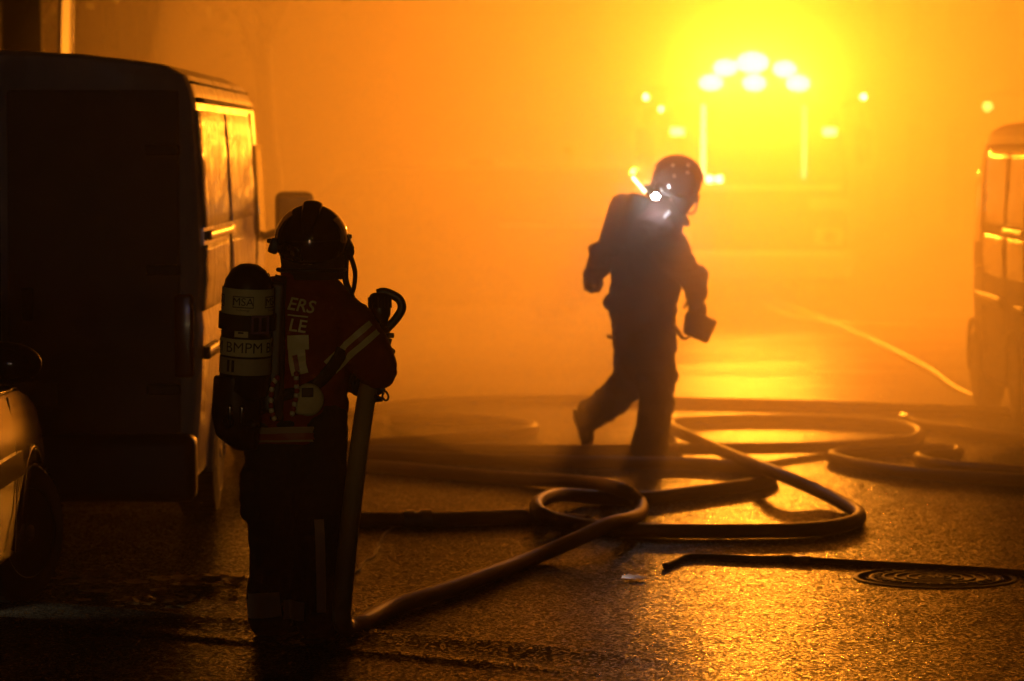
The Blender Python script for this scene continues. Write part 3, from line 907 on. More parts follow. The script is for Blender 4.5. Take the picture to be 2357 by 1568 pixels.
# ------------------------------------------------------------------ fire engines
LAMPS = [(-.54, 2.79, 1), (0, 2.785, 1), (.55, 2.78, 1), (-.36, 2.975, 1.05), (.38, 2.96, 1), (-.02, 3.04, 1.35)]
def fire_engine(label, loc, rz, lamp_w, lens_s, blue=0.0, head_w=0.0):
    """cab-over engine; origin at the middle of the front on the ground, nose towards -y"""
    t = thing('fire_engine', label, 'fire engine', loc, rz)
    W = 1.22
    bm = NB()
    half = [(0, .55), (1.10, .55), (1.2, .62), (W, .9), (W, 1.55), (1.20, 1.62), (1.15, 2.35), (1.08, 2.52), (.9, 2.60), (0, 2.64)]
    sq = lambda k, zt: [(x * k, z if z < 1.6 else 1.6 + (z - 1.6) * zt) for x, z in half]
    ring_loft(bm, [(0, sq(.93, .93)), (.05, sq(.975, .97)), (.16, sq(1, 1)), (2.1, sq(1, 1)), (2.2, sq(.97, .98))])
    obj('cab', bm, M_TRUCK, t, smooth=35)
    bm = NB(); box(bm, (0, 5.0, 1.75), (2.46, 5.4, 2.1), bevel=.05); obj('body', bm, M_TRUCK, t, smooth=35)
    for s in (-1, 1):
        for k in range(3):
            bm = NB(); box(bm, (s * 1.235, 3.2 + k * 1.75, 1.75), (.03, 1.6, 1.6), bevel=.01); sh = obj('roller_shutter', bm, M_ALU, t)
        bm = NB(); box(bm, (s * .52, -.02, 2.06), (1.0, .04, .72), bevel=.015); obj('windscreen', bm, M_GLASS, t)
        bm = NB(); tube(bm, [(s * .63, -.02, 1.62), (s * .63, -.09, 1.68), (s * .63, -.09, 2.42), (s * .63, -.02, 2.48)], .024, 8, 5); obj('grab_rail', bm, emit('grab_rail_glint', (1, .72, .3), 10) if lens_s and s < 0 else (emit('grab_rail_glint_dim', (1, .72, .3), 3.5) if lens_s else M_REFLECT), t, smooth=60)  # rails made to glow in place of the light they reflect
        bm = NB(); box(bm, (s * .95, -.04, .86), (.36, .06, .22), bevel=.03); hl = obj('headlamp', bm, M_REFLECT, t, smooth=40)
        bm = NB(); ell(bm, (s * .95, -.075, .86), (.09, .02, .09)); obj('lens', bm, emit('headlamp_glow', (1, .7, .3), 120.0) if head_w else M_GLASS, hl, smooth=180)
        bm = NB(); box(bm, (s * .95, -.03, 2.18), (.17, .05, .10), bevel=.02); obj('indicator', bm, emit('indicator_glow', (1, .62, .2), 14), t, smooth=40)
        bm = NB(); tube(bm, [(s * 1.12, .1, 2.5), (s * 1.30, -.12, 2.55), (s * 1.36, -.14, 2.2), (s * 1.34, -.14, 1.75)], .02, 8, 5)
        box(bm, (s * 1.36, -.16, 2.02), (.22, .09, .42), bevel=.03); mi = obj('mirror', bm, M_PLASTIC, t, smooth=50)
        bm = NB(); ell(bm, (s * 1.355, -.2, 2.61), .036); obj('marker_lamp', bm, emit('marker_glow', (1, .66, .22), 40), mi, smooth=180)
        wheel(t, s * 1.06, 1.25, .5, .3, s, spokes=8); wheel(t, s * 1.06, 5.6, .5, .3, s, spokes=8)
        bm = NB(); box(bm, (s * .95, -.045, 1.28), (.5, .02, .16), bevel=.004); obj('reflective_panel', bm, M_REFLECT, t)
    for px in (-.55, -.43):
        bm = NB(); ell(bm, (px, -.05, 1.585), (.045, .03, .045)); obj('position_lamp', bm, emit('marker_glow', (1, .66, .22), 40), t, smooth=180)
    bm = NB(); box(bm, (0, -.02, 1.48), (2.2, .03, .08), bevel=.005); obj('reflective_stripe', bm, M_TRUCKWHITE, t)
    bm = NB()
    for k in range(5): box(bm, (0, -.03, .95 + k * .09), (1.3, .05, .045), bevel=.008)
    obj('grille', bm, M_PLASTIC, t)
    bm = NB(); box(bm, (0, -.12, .52), (2.46, .36, .34), bevel=.07, seg=3); obj('bumper', bm, M_TRUCKWHITE, t, smooth=40)
    for px in (-1.16,):
        bm = NB(); ell(bm, (px, -.09, 2.46), .03); obj('side_marker', bm, emit('marker_glow', (1, .66, .22), 40), t, smooth=180)
    # lamp rack above the windscreen
    bm = NB()
    for zz in (2.70, 2.885): tube(bm, [(-.85, -.02, zz), (.85, -.02, zz)], .018, 8, 1)
    for x in (-.78, 0, .78): tube(bm, [(x, .0, 2.58), (x, -.02, 3.06)], .018, 8, 1)
    rack = obj('lamp_rack', bm, M_ALU, t, smooth=60)
    for x, z, k_ in LAMPS:
        bm = NB(); box(bm, (x, -.05, z), (.32 * k_, .10, .21 * k_), bevel=.045, seg=4); wl = obj('work_lamp', bm, M_PLASTIC, t, smooth=40)
        bm = NB(); ell(bm, (x, -.103, z), (.145 * k_, .008, .095 * k_)); obj('lens', bm, emit('work_lamp_glow', (1, .8, .45), lens_s) if lens_s else M_REFLECT, wl)
        if lamp_w:
            la = bpy.data.lights.new('work_lamp_light', 'AREA')
            la.shape = 'ELLIPSE'; la.size, la.size_y = .29 * k_, .19 * k_
            la.energy = lamp_w; la.color = LAMP_COL
            lo = bpy.data.objects.new('work_lamp_light', la)
            lo.location = (x, -.118, z); lo.rotation_euler = (-PI / 2, 0, 0)
            link(lo, t)
    # ladder on the roof
    bm = NB()
    for s in (-1, 1): box(bm, (s * .3, 4.6, 2.98), (.06, 6.2, .10))
    for k in range(16): tube(bm, [(-.3, 1.7 + k * .38, 2.98), (.3, 1.7 + k * .38, 2.98)], .016, 6, 1)
    obj('ladder', bm, M_ALU, t, smooth=40)
    for s in (-1, 1):
        bm = NB(); spindle(bm, (s * .95, .75, 2.60), (0, 0, 1), [(0, .11), (.16, .10), (.19, .06), (.2, 0)], 18)
        obj('beacon', bm, emit('beacon_blue', (.12, .2, 1.0), blue) if blue else mat('beacon_off', (.02, .03, .12), .1), t, smooth=40)
    if head_w:
        bm = NB(); spindle(bm, (.5, -.16, 2.80), (0, 1, 0), [(0, .11), (.12, .10), (.18, .05), (.18, 0)], 20); sl = obj('search_lamp', bm, M_PLASTIC, t, smooth=40)
        bm = NB(); ell(bm, (.5, -.16, 2.80), (.09, .012, .09)); obj('lens', bm, emit('search_glow', (1, .7, .3), 60), sl, smooth=180)
        la = bpy.data.lights.new('search_light', 'SPOT')
        la.energy = head_w; la.color = (1, .66, .20); la.spot_size = R(3.7); la.spot_blend = 1.0; la.shadow_soft_size = .09
        lo = bpy.data.objects.new('search_light', la)
        aim = t.matrix_basis.inverted() @ Vector((-.84, 13.4, 1.12))
        src = Vector((.5, -.19, 2.80))
        lo.location = src; lo.rotation_euler = (aim - src).to_track_quat('-Z', 'Y').to_euler()
        link(lo, t)
    return t
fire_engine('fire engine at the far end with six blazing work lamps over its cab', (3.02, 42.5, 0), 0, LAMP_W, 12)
HEAD_W = 640.0
fire_engine('fire engine waiting behind the photographer with dim headlamps and blue beacons', (-1.6, -13.5, 0), PI, 0, 0, 50, HEAD_W)

# street lamp behind the viewpoint (mirrored in the helmet)
t = thing('street_lamp', 'lit street lamp behind the photographer', 'street lamp', (2.6, -9.0, 0))
bm = NB(); tube(bm, [(0, 0, 0), (0, 0, 3), (0, 0, 5.2), (-.3, .3, 5.9), (-.9, .9, 6.0)], lambda u: .07 - .03 * u, 10, 8); obj('pole', bm, M_IRON, t, smooth=60)
bm = NB(); box(bm, (-1.1, 1.1, 6.0), (.5, .3, .12), Matrix.Rotation(R(-45), 3, 'Z'), bevel=.04); hd = obj('lamp_head', bm, M_IRON, t, smooth=40)
bm = NB(); ell(bm, (-1.1, 1.1, 5.94), (.16, .11, .05)); obj('lens', bm, emit('street_lamp_glow', (1, .62, .2), 60), hd, smooth=180)

# hand torch dropped under the low car: its beam makes the pale patch on the road
t = thing('torch', 'small hand torch lying on the road under the low car at the left edge', 'torch', (-2.75, 14.02, .05), R(-80))
bm = NB(); spindle(bm, (0, -.2, 0), (0, 1, 0), [(0, 0), (0, .02), (.14, .02), (.17, .034), (.20, .034), (.20, 0)], 16); obj('case', bm, M_PLASTIC, t, smooth=40)
bm = NB(); ell(bm, (0, .002, 0), (.028, .006, .028)); obj('lens', bm, emit('hand_torch_glow', (1, .8, .45), 30), t, smooth=180)
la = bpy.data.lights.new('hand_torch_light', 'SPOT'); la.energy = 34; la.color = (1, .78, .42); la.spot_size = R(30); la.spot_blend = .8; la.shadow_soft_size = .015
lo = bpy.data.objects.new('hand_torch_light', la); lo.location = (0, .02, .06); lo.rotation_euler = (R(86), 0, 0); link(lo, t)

# ------------------------------------------------------------------ hoses
HR = 0.038
def hose(label, pts, m=None, r=HR, lift=(), cat='fire hose', couple=(), name='fire_hose', group='fire hoses on the wet road'):
    """pts: photograph points of the hose's middle line; lift adds height where it runs over another hose"""
    q = []
    for i, p in enumerate(pts):
        z = r + dict(lift).get(i, 0.0)
        q.append(G(p[0], p[1], z) if len(p) == 2 else Vector(p))
    bm = NB()
    tube(bm, q, r, 12, 9)
    o = obj(name, bm, m or M_HOSE, smooth=180)
    tag(o, label, cat, group)
    for i in couple:
        a, b = q[i], q[min(i + 1, len(q) - 1)] if i < len(q) - 1 else q[i - 1]
        bm = NB(); spindle(bm, a - (b - a).normalized() * .07, b - a, [(0, r * .9), (0, r * 1.35), (.05, r * 1.35), (.055, r * 1.15), (.085, r * 1.15), (.09, r * 1.4), (.14, r * 1.4), (.145, r * .9)], 16)
        obj('coupling', bm, M_ALU, o, smooth=40)
    return o
hose('long charged hose with big loops, from the right bend back under the walking firefighter',
     [(760, 1046), (840, 1046), (1000, 1054), (1200, 1060), (1400, 1064), (1560, 1066), (1690, 1073), (1752, 1083), (1779, 1096), (1752, 1110), (1690, 1121), (1600, 1133), (1480, 1147), (1390, 1146), (1300, 1139), (1255, 1147), (1235, 1165), (1255, 1188), (1330, 1208), (1450, 1220), (1640, 1223), (1820, 1221), (1910, 1214), (1964, 1201), (1978, 1187), (1958, 1169), (1890, 1133), (1790, 1090), (1700, 1055), (1630, 1025), (1570, 998), (1545, 983), (1560, 973), (1640, 967), (1760, 965), (1900, 968), (2030, 975), (2095, 985), (2117, 998), (2100, 1011), (2040, 1020), (1900, 1029), (1700, 1033), (1500, 1035), (1300, 1037), (1100, 1036), (940, 1034), (780, 1040)],
     lift={8: .0, 14: .03, 15: .07, 16: .075, 17: .05, 26: 0.03, 27: .085, 28: .05, 29: .05, 30: 0.085, 42: 0.03})
hose('single hose that lies straight toward the left and dips under the small ring', [(700, 1190), (815, 1195), (960, 1196), (1100, 1193), (1200, 1189), (1262, 1192), (1310, 1199), (1352, 1203)], couple=(2,), lift={5: 0})
hose('hose that runs along the far side of the loops, across the whole road', [(700, 962), (860, 938), (1000, 925), (1200, 920), (1400, 921), (1555, 925), (1700, 928), (1861, 932), (2080, 940), (2240, 946), (2420, 952)])
hose('hose bent into a narrow tongue left of the walking firefighter', [(900, 962), (1050, 964), (1140, 969), (1205, 978), (1228, 986), (1205, 994), (1140, 1001), (1000, 1012), (840, 1023), (700, 1034)])
hose('hose folded back twice by the right edge of the road', [(2450, 1112), (2357, 1106), (2230, 1098), (2100, 1088), (1990, 1072), (1935, 1060), (1914, 1052), (1935, 1044), (2000, 1040), (2100, 1036), (2170, 1035), (2206, 1039), (2190, 1047), (2130, 1050), (2116, 1057), (2150, 1067), (2240, 1077), (2357, 1085), (2450, 1090)])
hose('hose leaving the big right loop toward the right edge', [(2085, 968), (2105, 975), (2160, 985), (2240, 997), (2340, 1010), (2440, 1022)], couple=(0,))
hose('thin pale line snaking up the right side toward the fire engine', [(1780, 690), (1830, 708), (1890, 732), (1950, 757), (2020, 788), (2090, 822), (2145, 852), (2185, 882), (2215, 900), (2248, 914)], M_HOSE2, .016, cat='hose', name='thin_hose')
hose('thin pale line lying almost straight in the smoke below the fire engine', [(1760, 700), (1830, 731), (1920, 742), (2020, 748), (2110, 752)], M_HOSE2, .016, cat='hose', name='thin_hose')
hose('thin black rubber line with a coupling, in front by the manhole cover', [(1530, 1303), (1555, 1292), (1582, 1281), (1640, 1281), (1720, 1285), (1832, 1287), (1950, 1294), (2100, 1302), (2240, 1310), (2440, 1324)], M_RUBBER, .014, cat='hose', name='thin_hose', couple=(5,))

# the standing firefighter's own hose: nozzle, upright length, then along the road into the ring
MX, MY = -0.84, 13.4
def L1(x, y, dy=0.0):
    """local point of the standing firefighter from photograph pixels, dy = behind (+) or in front of (-) his middle"""
    p = P(x, y, MY + dy)
    return Vector((p.x - MX, dy, p.z))
def W1(v):
    return Vector((v[0] + MX, v[1] + MY, v[2]))
up = [W1(L1(882, 775, .16)), W1(L1(868, 825, .15)), W1(L1(853, 870, .12)), W1(L1(838, 950, .06)), W1(L1(818, 1100, -.04)), W1(L1(800, 1260, -.12)), W1(L1(789, 1380, -.16)), W1(L1(787, 1425, -.17))]
p7 = up[-1]
run = [(835, 1433), (900, 1398), (1000, 1367), (1120, 1325), (1230, 1283), (1330, 1240), (1400, 1207), (1450, 1195), (1475, 1180), (1472, 1155), (1430, 1127), (1350, 1110), (1200, 1103), (1050, 1090), (900, 1076), (760, 1068)]
pts = [tuple(v) for v in up] + [tuple(G(800, 1446, HR * 1.02))] + [tuple(G(p[0], p[1], HR + {5: .05, 6: .085, 7: .06, 10: .09, 11: .03}.get(i, 0))) for i, p in enumerate(run)]
own = hose('fire hose held upright by the standing firefighter, bending at his feet onto the road', pts, M_HOSE2 if False else mat('hose_held', (0.36, 0.23, 0.09), 0.5, bump=(220, 0.5, 0.002), vary=0.35, vscale=4), r=HR)
# nozzle with its bail handle and pistol grip
n0, n1 = W1(L1(878, 800, .155)), W1(L1(874, 690, .17))
ax = (n1 - n0).normalized()
bm = NB()
spindle(bm, n0 - ax * .05, ax, [(0, .027), (0, .036), (.03, .038), (.035, .029), (.05, .029), (.055, .034), (.09, .034), (.093, .026), (.10, .028), (.103, .036), (.13, .037), (.135, .030), (.15, .029), (.165, .034), (.18, .041), (.20, .043), (.255, .042), (.265, .036), (.270, .026), (.270, 0)], 24)
for k in range(10):
    a = 2 * PI * k / 10
    d_, u_, v_ = frame(ax)
    box(bm, n0 + ax * .18 + (u_ * math.cos(a) + v_ * math.sin(a)) * .043, (.010, .010, .045), ax.to_track_quat('Z', 'Y').to_matrix())
nz = obj('nozzle', bm, M_NOZZLE, own, smooth=40)
bm = NB()
tube(bm, [W1(L1(868, 676, .165)), W1(L1(884, 672, .165)), W1(L1(904, 679, .165)), W1(L1(919, 689, .165)), W1(L1(925, 704, .165)), W1(L1(922, 718, .165)), W1(L1(908, 738, .16)), W1(L1(890, 757, .155)), W1(L1(884, 766, .155))], .0155, 10, 7, flat=(.9, 1.2))
obj('bail_handle', bm, M_NOZZLE, nz, smooth=60)
bm = NB(); capsule(bm, W1(L1(866, 742, .14)), W1(L1(858, 752, .14)), .016, .014); box(bm, W1(L1(893, 772, .15)), (.05, .05, .02), bevel=.006)
obj('flow_ring', bm, M_NOZZLE, nz, smooth=50)

# ------------------------------------------------------------------ the standing firefighter
def V(*a): return Vector(a)
hc = L1(716, 560, .02)                       # head centre
sh_l, sh_r = V(-.16, .06, 1.36), L1(812, 742, .0)
el_r, wr_r = L1(866, 844, -.02), L1(855, 842, .17)
el_l, wr_l = V(-.19, .27, 1.10), L1(800, 872, .21)
hip_l, hip_r = V(-.10, .02, .92), V(.065, -.01, .92)
kn_l, kn_r = V(-.105, .02, .50), V(.075, -.01, .50)
an_l, an_r = V(-.115, .03, .09), V(.07, -.02, .09)
bm = NB()
head_bm(bm, hc, (.55, .8, -.08))
chain(bm, [(hc + V(0, -.02, -.06), .06), (V(.02, .0, 1.42), .062), (V(.01, .01, 1.25), .12), (V(0, .01, 1.05), .125), (V(-.02, .01, .93), .13)])
for s_, e_, w_ in ((sh_l, el_l, wr_l), (sh_r, el_r, wr_r)):
    chain(bm, [(V(.01, .01, 1.34), .08), (s_, .062), (e_, .045), (w_, .033)])
for h_, k_, a_ in ((hip_l, kn_l, an_l), (hip_r, kn_r, an_r)):
    chain(bm, [(h_, .095), (k_, .06), (a_, .042), (a_ + V(.05, .13, -.045), .034)])
man1 = mobj('person', remesh(bm, .014, 5), M_SKIN, None, (MX, MY, 0), 180)
tag(man1, 'firefighter standing with his back turned, red jacket and air cylinder, holding a nozzle upright', 'person')

# jacket
bm = NB()
loft(bm, [(-.018, .01, .795, .190, .150), (-.010, .01, .93, .198, .155), (0, .01, 1.02, .192, .15), (.005, .01, 1.15, .195, .15), (.015, .01, 1.27, .205, .15), (.02, .01, 1.355, .205, .135), (.025, .01, 1.41, .15, .115), (.03, .01, 1.455, .10, .095), (.035, .01, 1.485, .085, .085)])
chain(bm, [(V(.10, .0, 1.34), .10), (sh_r, .088), ((sh_r + el_r) / 2 + V(.004, 0, -.012), .088), (el_r, .088), (el_r + (wr_r - el_r) * .5, .078), (wr_r + (wr_r - el_r) * .02, .066)])
ell(bm, L1(872, 855, .03), (.066, .085, .068))
chain(bm, [(V(-.06, .02, 1.35), .10), (sh_l, .085), ((sh_l + el_l) / 2, .085), (el_l, .078), (wr_l, .058)])
jk = mobj('jacket', remesh(bm, .011, 5, .0075, 6.5, 1.0), M_JACKET, man1, None, 180)
# collar
bm = NB()
tube(bm, [(.035 + .098 * math.cos(a), .01 + .092 * math.sin(a), 1.468 + .012 * math.sin(a)) for a in [2 * PI * k / 12 for k in range(13)]], .026, 8, 3, flat=(.55, 1.35))
obj('collar', bm, M_JACKET, man1, smooth=60)
# trousers
bm = NB()
for h_, k_, a_, q in ((hip_l, kn_l, an_l, -1), (hip_r, kn_r, an_r, 1)):
    chain(bm, [(h_ + V(0, 0, -.03), .125), (h_ + V(q * .005, 0, -.20), .118), (k_, .104), (k_ + V(0, 0, -.16), .100), (a_ + V(0, -.01, .06), .102), (a_ + V(0, -.012, .012), .098)])
ell(bm, (-.02, .01, .87), (.185, .15, .10))
box(bm, L1(556, 1130, .02) + V(.05, 0, 0), (.10, .15, .22), bevel=.03)
tr = mobj('trousers', remesh(bm, .012, 4, .007, 6, 4.0), M_TROUSER, man1, None, 180)
for a_ in (an_l, an_r):
    bm = NB()
    capsule(bm, a_ + V(0, 0, .14), a_ + V(0, 0, -.005), .066, .060)
    capsule(bm, a_ + V(0, -.02, -.045), a_ + V(.07, .155, -.045), .046, .040)
    ell(bm, a_ + V(.062, .14, -.045), (.052, .062, .042))
    bt = mobj('boot', remesh(bm, .009, 4), M_BOOT, man1, None, 180)
    bm = NB(); box(bm, a_ + V(.028, .06, -.078), (.098, .30, .022), Matrix.Rotation(R(-22), 3, 'Z'), bevel=.01); obj('sole', bm, M_RUBBER, bt)
# gloves round hose and nozzle
hax = (W1(L1(862, 835, .15)) - W1(L1(850, 890, .11))).normalized()
g_r = L1(866, 830, .148); g_l = L1(850, 884, .108)
bm = NB(); grip(bm, g_r, hax, V(.35, -.9, .1), HR, wr_r, 1.05)
mobj('glove', remesh(bm, .006, 3), M_GLOVE, man1, None, 180)
bm = NB(); grip(bm, g_l, hax, V(-.8, .35, 0), HR, wr_l, 1.05)
mobj('glove', remesh(bm, .006, 3), M_GLOVE, man1, None, 180)

# helmet: glossy shell, crest, rear rim, side mounts, neck curtain
hm = bpy.data.objects.new('helmet', None); hm.location = (0, 0, 0); link(hm, man1)
tilt = Matrix.Rotation(R(-4), 3, 'Y') @ Matrix.Rotation(R(6), 3, 'X')
ctr = L1(717, 553, .0)
bm = NB()
ell(bm, ctr, (.147, .156, .144), tilt, 40, 28)
for v in bm.verts:
    q = v.co - ctr
    if q.z < 0:
        v.co.x = ctr.x + q.x * (1 - .10 * min(1, -q.z / .1))
        v.co.z = ctr.z + max(q.z, -.118 + .02 * max(0, q.y) / .15)
obj('shell', bm, M_HELMET, hm, smooth=50)
bm = NB()
tube(bm, [ctr + V(-.012 + .02 * math.sin(a), -.148 * math.cos(a), .006 + .140 * math.sin(a)) for a in [R(8 + 150 * k / 12) for k in range(13)]], lambda u: .010 + .008 * math.sin(PI * min(1, u * 1.05)), 12, 4, flat=(.75, 2.2))
obj('crest', bm, M_HELMET, hm, smooth=60)
bm = NB()
tube(bm, [ctr + V(.132 * math.cos(a), .138 * math.sin(a), -.116) for a in [R(-190 + 200 * k / 16) for k in range(17)]], .009, 8, 3)
obj('rim', bm, M_RUBBER, hm, smooth=60)
for (x, y), dy in (((632, 566), -.02), ((797, 556), .02)):
    bm = NB(); p = L1(x, y, dy)
    box(bm, p, (.04, .07, .062), Matrix.Rotation(R(20 if x < 700 else -14), 3, 'Y'), bevel=.012); box(bm, p + V(-.014 if x < 700 else .008, 0, .02), (.03, .05, .018), bevel=.006)
    obj('side_mount', bm, M_PLASTIC, hm, smooth=40)
bm = NB()
capsule(bm, L1(803, 553, .03), L1(811, 570, .03), .009, .008); capsule(bm, L1(804, 566, .0), L1(803, 592, .02), .016, .013); ell(bm, L1(808, 579, .03), (.014, .02, .022))
capsule(bm, L1(795, 590, .03), L1(785, 605, .03), .018, .022)
obj('mask_clip', bm, M_PLASTIC, hm, smooth=60)
bm = NB()
loft(bm, [(ctr.x + .01, .0, 1.44, .112, .105), (ctr.x + .005, .0, 1.50, .126, .122), (ctr.x, .0, 1.56, .128, .13)])
obj('neck_curtain', bm, M_HOOD, hm, smooth=180)
# loose mask straps hanging at his right side
for pts in ([(792, 585), (790, 640), (800, 672), (812, 700), (828, 735), (836, 760)], [(802, 590), (812, 625), (810, 660), (803, 690), (818, 722), (828, 745)], [(806, 690), (816, 712), (832, 732), (836, 758)]):
    bm = NB(); tube(bm, [L1(x + 5, y, .02 - .015 * i) for i, (x, y) in enumerate(pts)], .0125, 8, 7, flat=(.35, 1.0)); obj('mask_strap', bm, M_STRAP, man1, smooth=60)
# breathing mask seen at the cheek
bm = NB(); ell(bm, hc + V(.07, .09, -.03), (.085, .075, .10), Matrix.Rotation(R(-30), 3, 'Z')); ell(bm, hc + V(.085, .15, -.075), .042); obj('breathing_mask', bm, M_MASK, man1, smooth=180)

# air cylinder on its back plate, with printed labels, strap, buckle, valve housing
tk = bpy.data.objects.new('air_tank', None)
tc_ = L1(567, 773, -.20)
tk.location = tc_
tk.rotation_euler = (R(3), R(3.6), R(-14))
link(tk, man1)
RT = .0985
bm = NB(); spindle(bm, (0, 0, -.255), (0, 0, 1), [(0, 0), (.0, .05), (.02, .085), (.05, RT), (.43, RT), (.475, .090), (.515, .066), (.535, .035), (.54, 0)], 36)
obj('cylinder', bm, M_TANK, tk, smooth=50)
def tank_band(name, z0, z1, m, off=.0016, a0=-180, a1=180, th=.0012):
    bm = NB()
    n = max(6, int(abs(a1 - a0) / 7))
    ro, ri = RT + off + th, RT + off - .001
    rows = []
    for k in range(n + 1):
        a = R(a0 + (a1 - a0) * k / n)
        rows.append([bm.verts.new((r * math.sin(a), -r * math.cos(a), z)) for r, z in ((ri, z0), (ro, z0), (ro, z1), (ri, z1))])
    for p, q in zip(rows, rows[1:]):
        for k in range(4): bm.faces.new((p[k], p[(k + 1) % 4], q[(k + 1) % 4], q[k]))
    if a1 - a0 < 359:
        bm.faces.new(rows[0]); bm.faces.new(rows[-1])
    return obj(name, bm, m, tk, smooth=40)
def tank_text(name, body, size, a_mid, z, m, off=.0042, shear=0, bold=0.0):
    bm = text_bm(body, size, shear, bold)
    for v in bm.verts:
        a = R(a_mid) + v.co.x / RT
        v.co = Vector(((RT + off) * math.sin(a), -(RT + off) * math.cos(a), z + v.co.y))
    return obj(name, bm, m, tk, recalc=False)
zt = lambda y: (775 - y) / 578.0
tank_band('label', zt(722), zt(664), M_LABEL)
for am in (-68, 8, 84):
    tank_band('logo_plate', zt(706), zt(680), M_INK, .0028, am - 24, am + 24, .0006)
    tank_band('logo_field', zt(704), zt(682), M_LABEL, .0034, am - 22.5, am + 22.5, .0006)
    tank_text('logo_letters', 'MSA', .043, am, zt(693), M_INK, .0046)
    tank_text('small_print', 'Technology', .011, am, zt(711), M_INK, .0036)
tank_band('label', zt(816), zt(777), M_LABEL)
tank_text('letters', 'BMPM', .058, 14, zt(797), M_INK, .0038)
tank_text('letters', 'BMPM', .058, -86, zt(797), M_INK, .0038)
tank_text('letters', 'BMPM', .058, 112, zt(797), M_INK, .0038)
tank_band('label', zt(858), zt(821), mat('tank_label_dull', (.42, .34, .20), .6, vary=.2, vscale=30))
for a_ in (-22, -10):
    tank_band('mark', zt(852), zt(825), M_INK, .003, a_ - 3.4, a_ + 3.4, .0006)
tank_band('tag', zt(772), zt(752), M_LABEL, .004, -8, 22)
tank_band('tag_print', zt(764), zt(760), M_INK, .0056, 0, 12, .0006)
tank_band('strap', zt(758), zt(722), M_STRAP, .006, th=.006)
bm = NB()
for dx, dz, sx_, sz_ in ((-.032, 0, .009, .072), (.032, 0, .009, .072), (0, .032, .07, .009), (0, -.032, .07, .009), (0, 0, .010, .06)):
    box(bm, (dx, 0, dz), (sx_, .014, sz_), bevel=.003)
bmesh.ops.rotate(bm, verts=bm.verts, cent=(0, 0, 0), matrix=Matrix.Rotation(R(38), 3, 'Z'))
bmesh.ops.translate(bm, verts=bm.verts, vec=(RT * .80, -RT * .78, zt(742)))
obj('buckle', bm, M_BUCKLE, tk, smooth=40)
bm = NB()
spindle(bm, (0, 0, -.25), (0, 0, -1), [(0, .055), (.02, .06), (.05, .06), (.06, .03), (.09, .03)], 20)
capsule(bm, (-.02, -.02, -.32), (.06, -.05, -.34), .026, .02)
spindle(bm, (-.03, -.06, -.33), (0, -1, 0), [(0, .02), (.03, .026), (.045, .02), (.05, 0)], 12)
obj('valve', bm, M_ALU if False else M_TANK, tk, smooth=40)
for x_ in (-.018, .030):
    bm = NB(); capsule(bm, (x_, -RT - .012, zt(930)), (x_ + .002, -RT - .012, zt(965)), .011, .009); obj('gauge', bm, mat('dark_chrome', (.25, .22, .24), .2, .9), tk, smooth=60)
# back plate, lower pack, harness
bm = NB()
box(bm, L1(622, 800, -.135), (.10, .035, .52), Matrix.Rotation(R(3), 3, 'Y'), bevel=.015)
loft(bm, [(L1(556, 1030, 0).x + .03, -.13, L1(0, 1036, -.13).z, .045, .05), (L1(553, 1000, 0).x, -.15, L1(0, 1000, -.13).z, .085, .09), (L1(552, 950, 0).x, -.17, L1(0, 950, -.13).z, .098, .10), (L1(553, 890, 0).x, -.18, L1(0, 890, -.13).z, .092, .10), (L1(556, 865, 0).x, -.185, L1(0, 862, -.13).z, .096, .10)])
bm2me = remesh(bm, .010, 3)
mobj('pack_frame', bm2me, M_PLASTIC, man1, None, 180)
bv = bvh_of(jk)
for pts in ([(652, 640), (650, 700), (650, 790), (648, 880), (645, 960)], [(610, 640), (640, 618), (690, 612)], [(655, 905), (720, 885), (760, 850), (790, 800)]):
    bm = NB(); strip(bm, [(L1(x, y).x, L1(x, y).z) for x, y in pts], .045); drape(bm, bv, .010); o = solid(obj('harness_strap', bm, M_STRAP, man1, smooth=60), .008)
# lettering and tape on the jacket
def jacket_text(body, size, x, y, rot, shear):
    bm = text_bm(body, size, shear, .0010)
    c, s_ = math.cos(R(rot)), math.sin(R(rot)); o_ = L1(x, y)
    for v in bm.verts:
        a, b = v.co.x, v.co.y
        v.co = Vector((o_.x + a * c - b * s_, 0, o_.z + a * s_ + b * c))
    drape(bm, bv, .0045)
    return obj('letters', bm, M_TAPE, jk, recalc=False)
jacket_text('ERS', .068, 697, 701, -9, .18)
jacket_text('LE', .070, 690, 747, -7, .08)
bm = NB(); strip(bm, [(L1(668, 721).x, L1(668, 721).z), (L1(714, 726).x, L1(714, 726).z)], .006, 6, 2); drape(bm, bv, .004); obj('letter_line', bm, M_TAPE, jk)
for pts, wd, m in (([(691, 767), (692, 800)], .083, M_TAPE), ([(688, 800), (690, 830), (696, 856)], .066, M_TAPE), ([(684, 812), (690, 848)], .020, M_TAPE_RED)):
    bm = NB(); strip(bm, [(L1(x, y).x, L1(x, y).z) for x, y in pts], wd, 6, 5); drape(bm, bv, .0035 if m is M_TAPE else .005); obj('back_tape', bm, m, jk, smooth=60)
for dx, m, wd, of in ((0, M_TAPE, .068, .004), (0, M_TAPE_RED, .020, .006)):
    bm = NB(); strip(bm, [(L1(x, y).x, L1(x, y).z) for x, y in ((762, 842), (800, 806), (835, 775), (862, 752))], wd, 8, 6); drape(bm, bv, of); obj('sleeve_tape', bm, m, jk, smooth=60)
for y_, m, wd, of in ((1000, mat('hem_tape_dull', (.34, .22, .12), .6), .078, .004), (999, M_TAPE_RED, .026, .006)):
    bm = NB(); strip(bm, [(L1(x, y_ + k).x, L1(x, y_ + k).z) for x, k in ((560, 4), (640, 0), (700, -2), (770, 0))], wd, 8, 4); drape(bm, bv, of); obj('hem_tape', bm, m, jk, smooth=60)
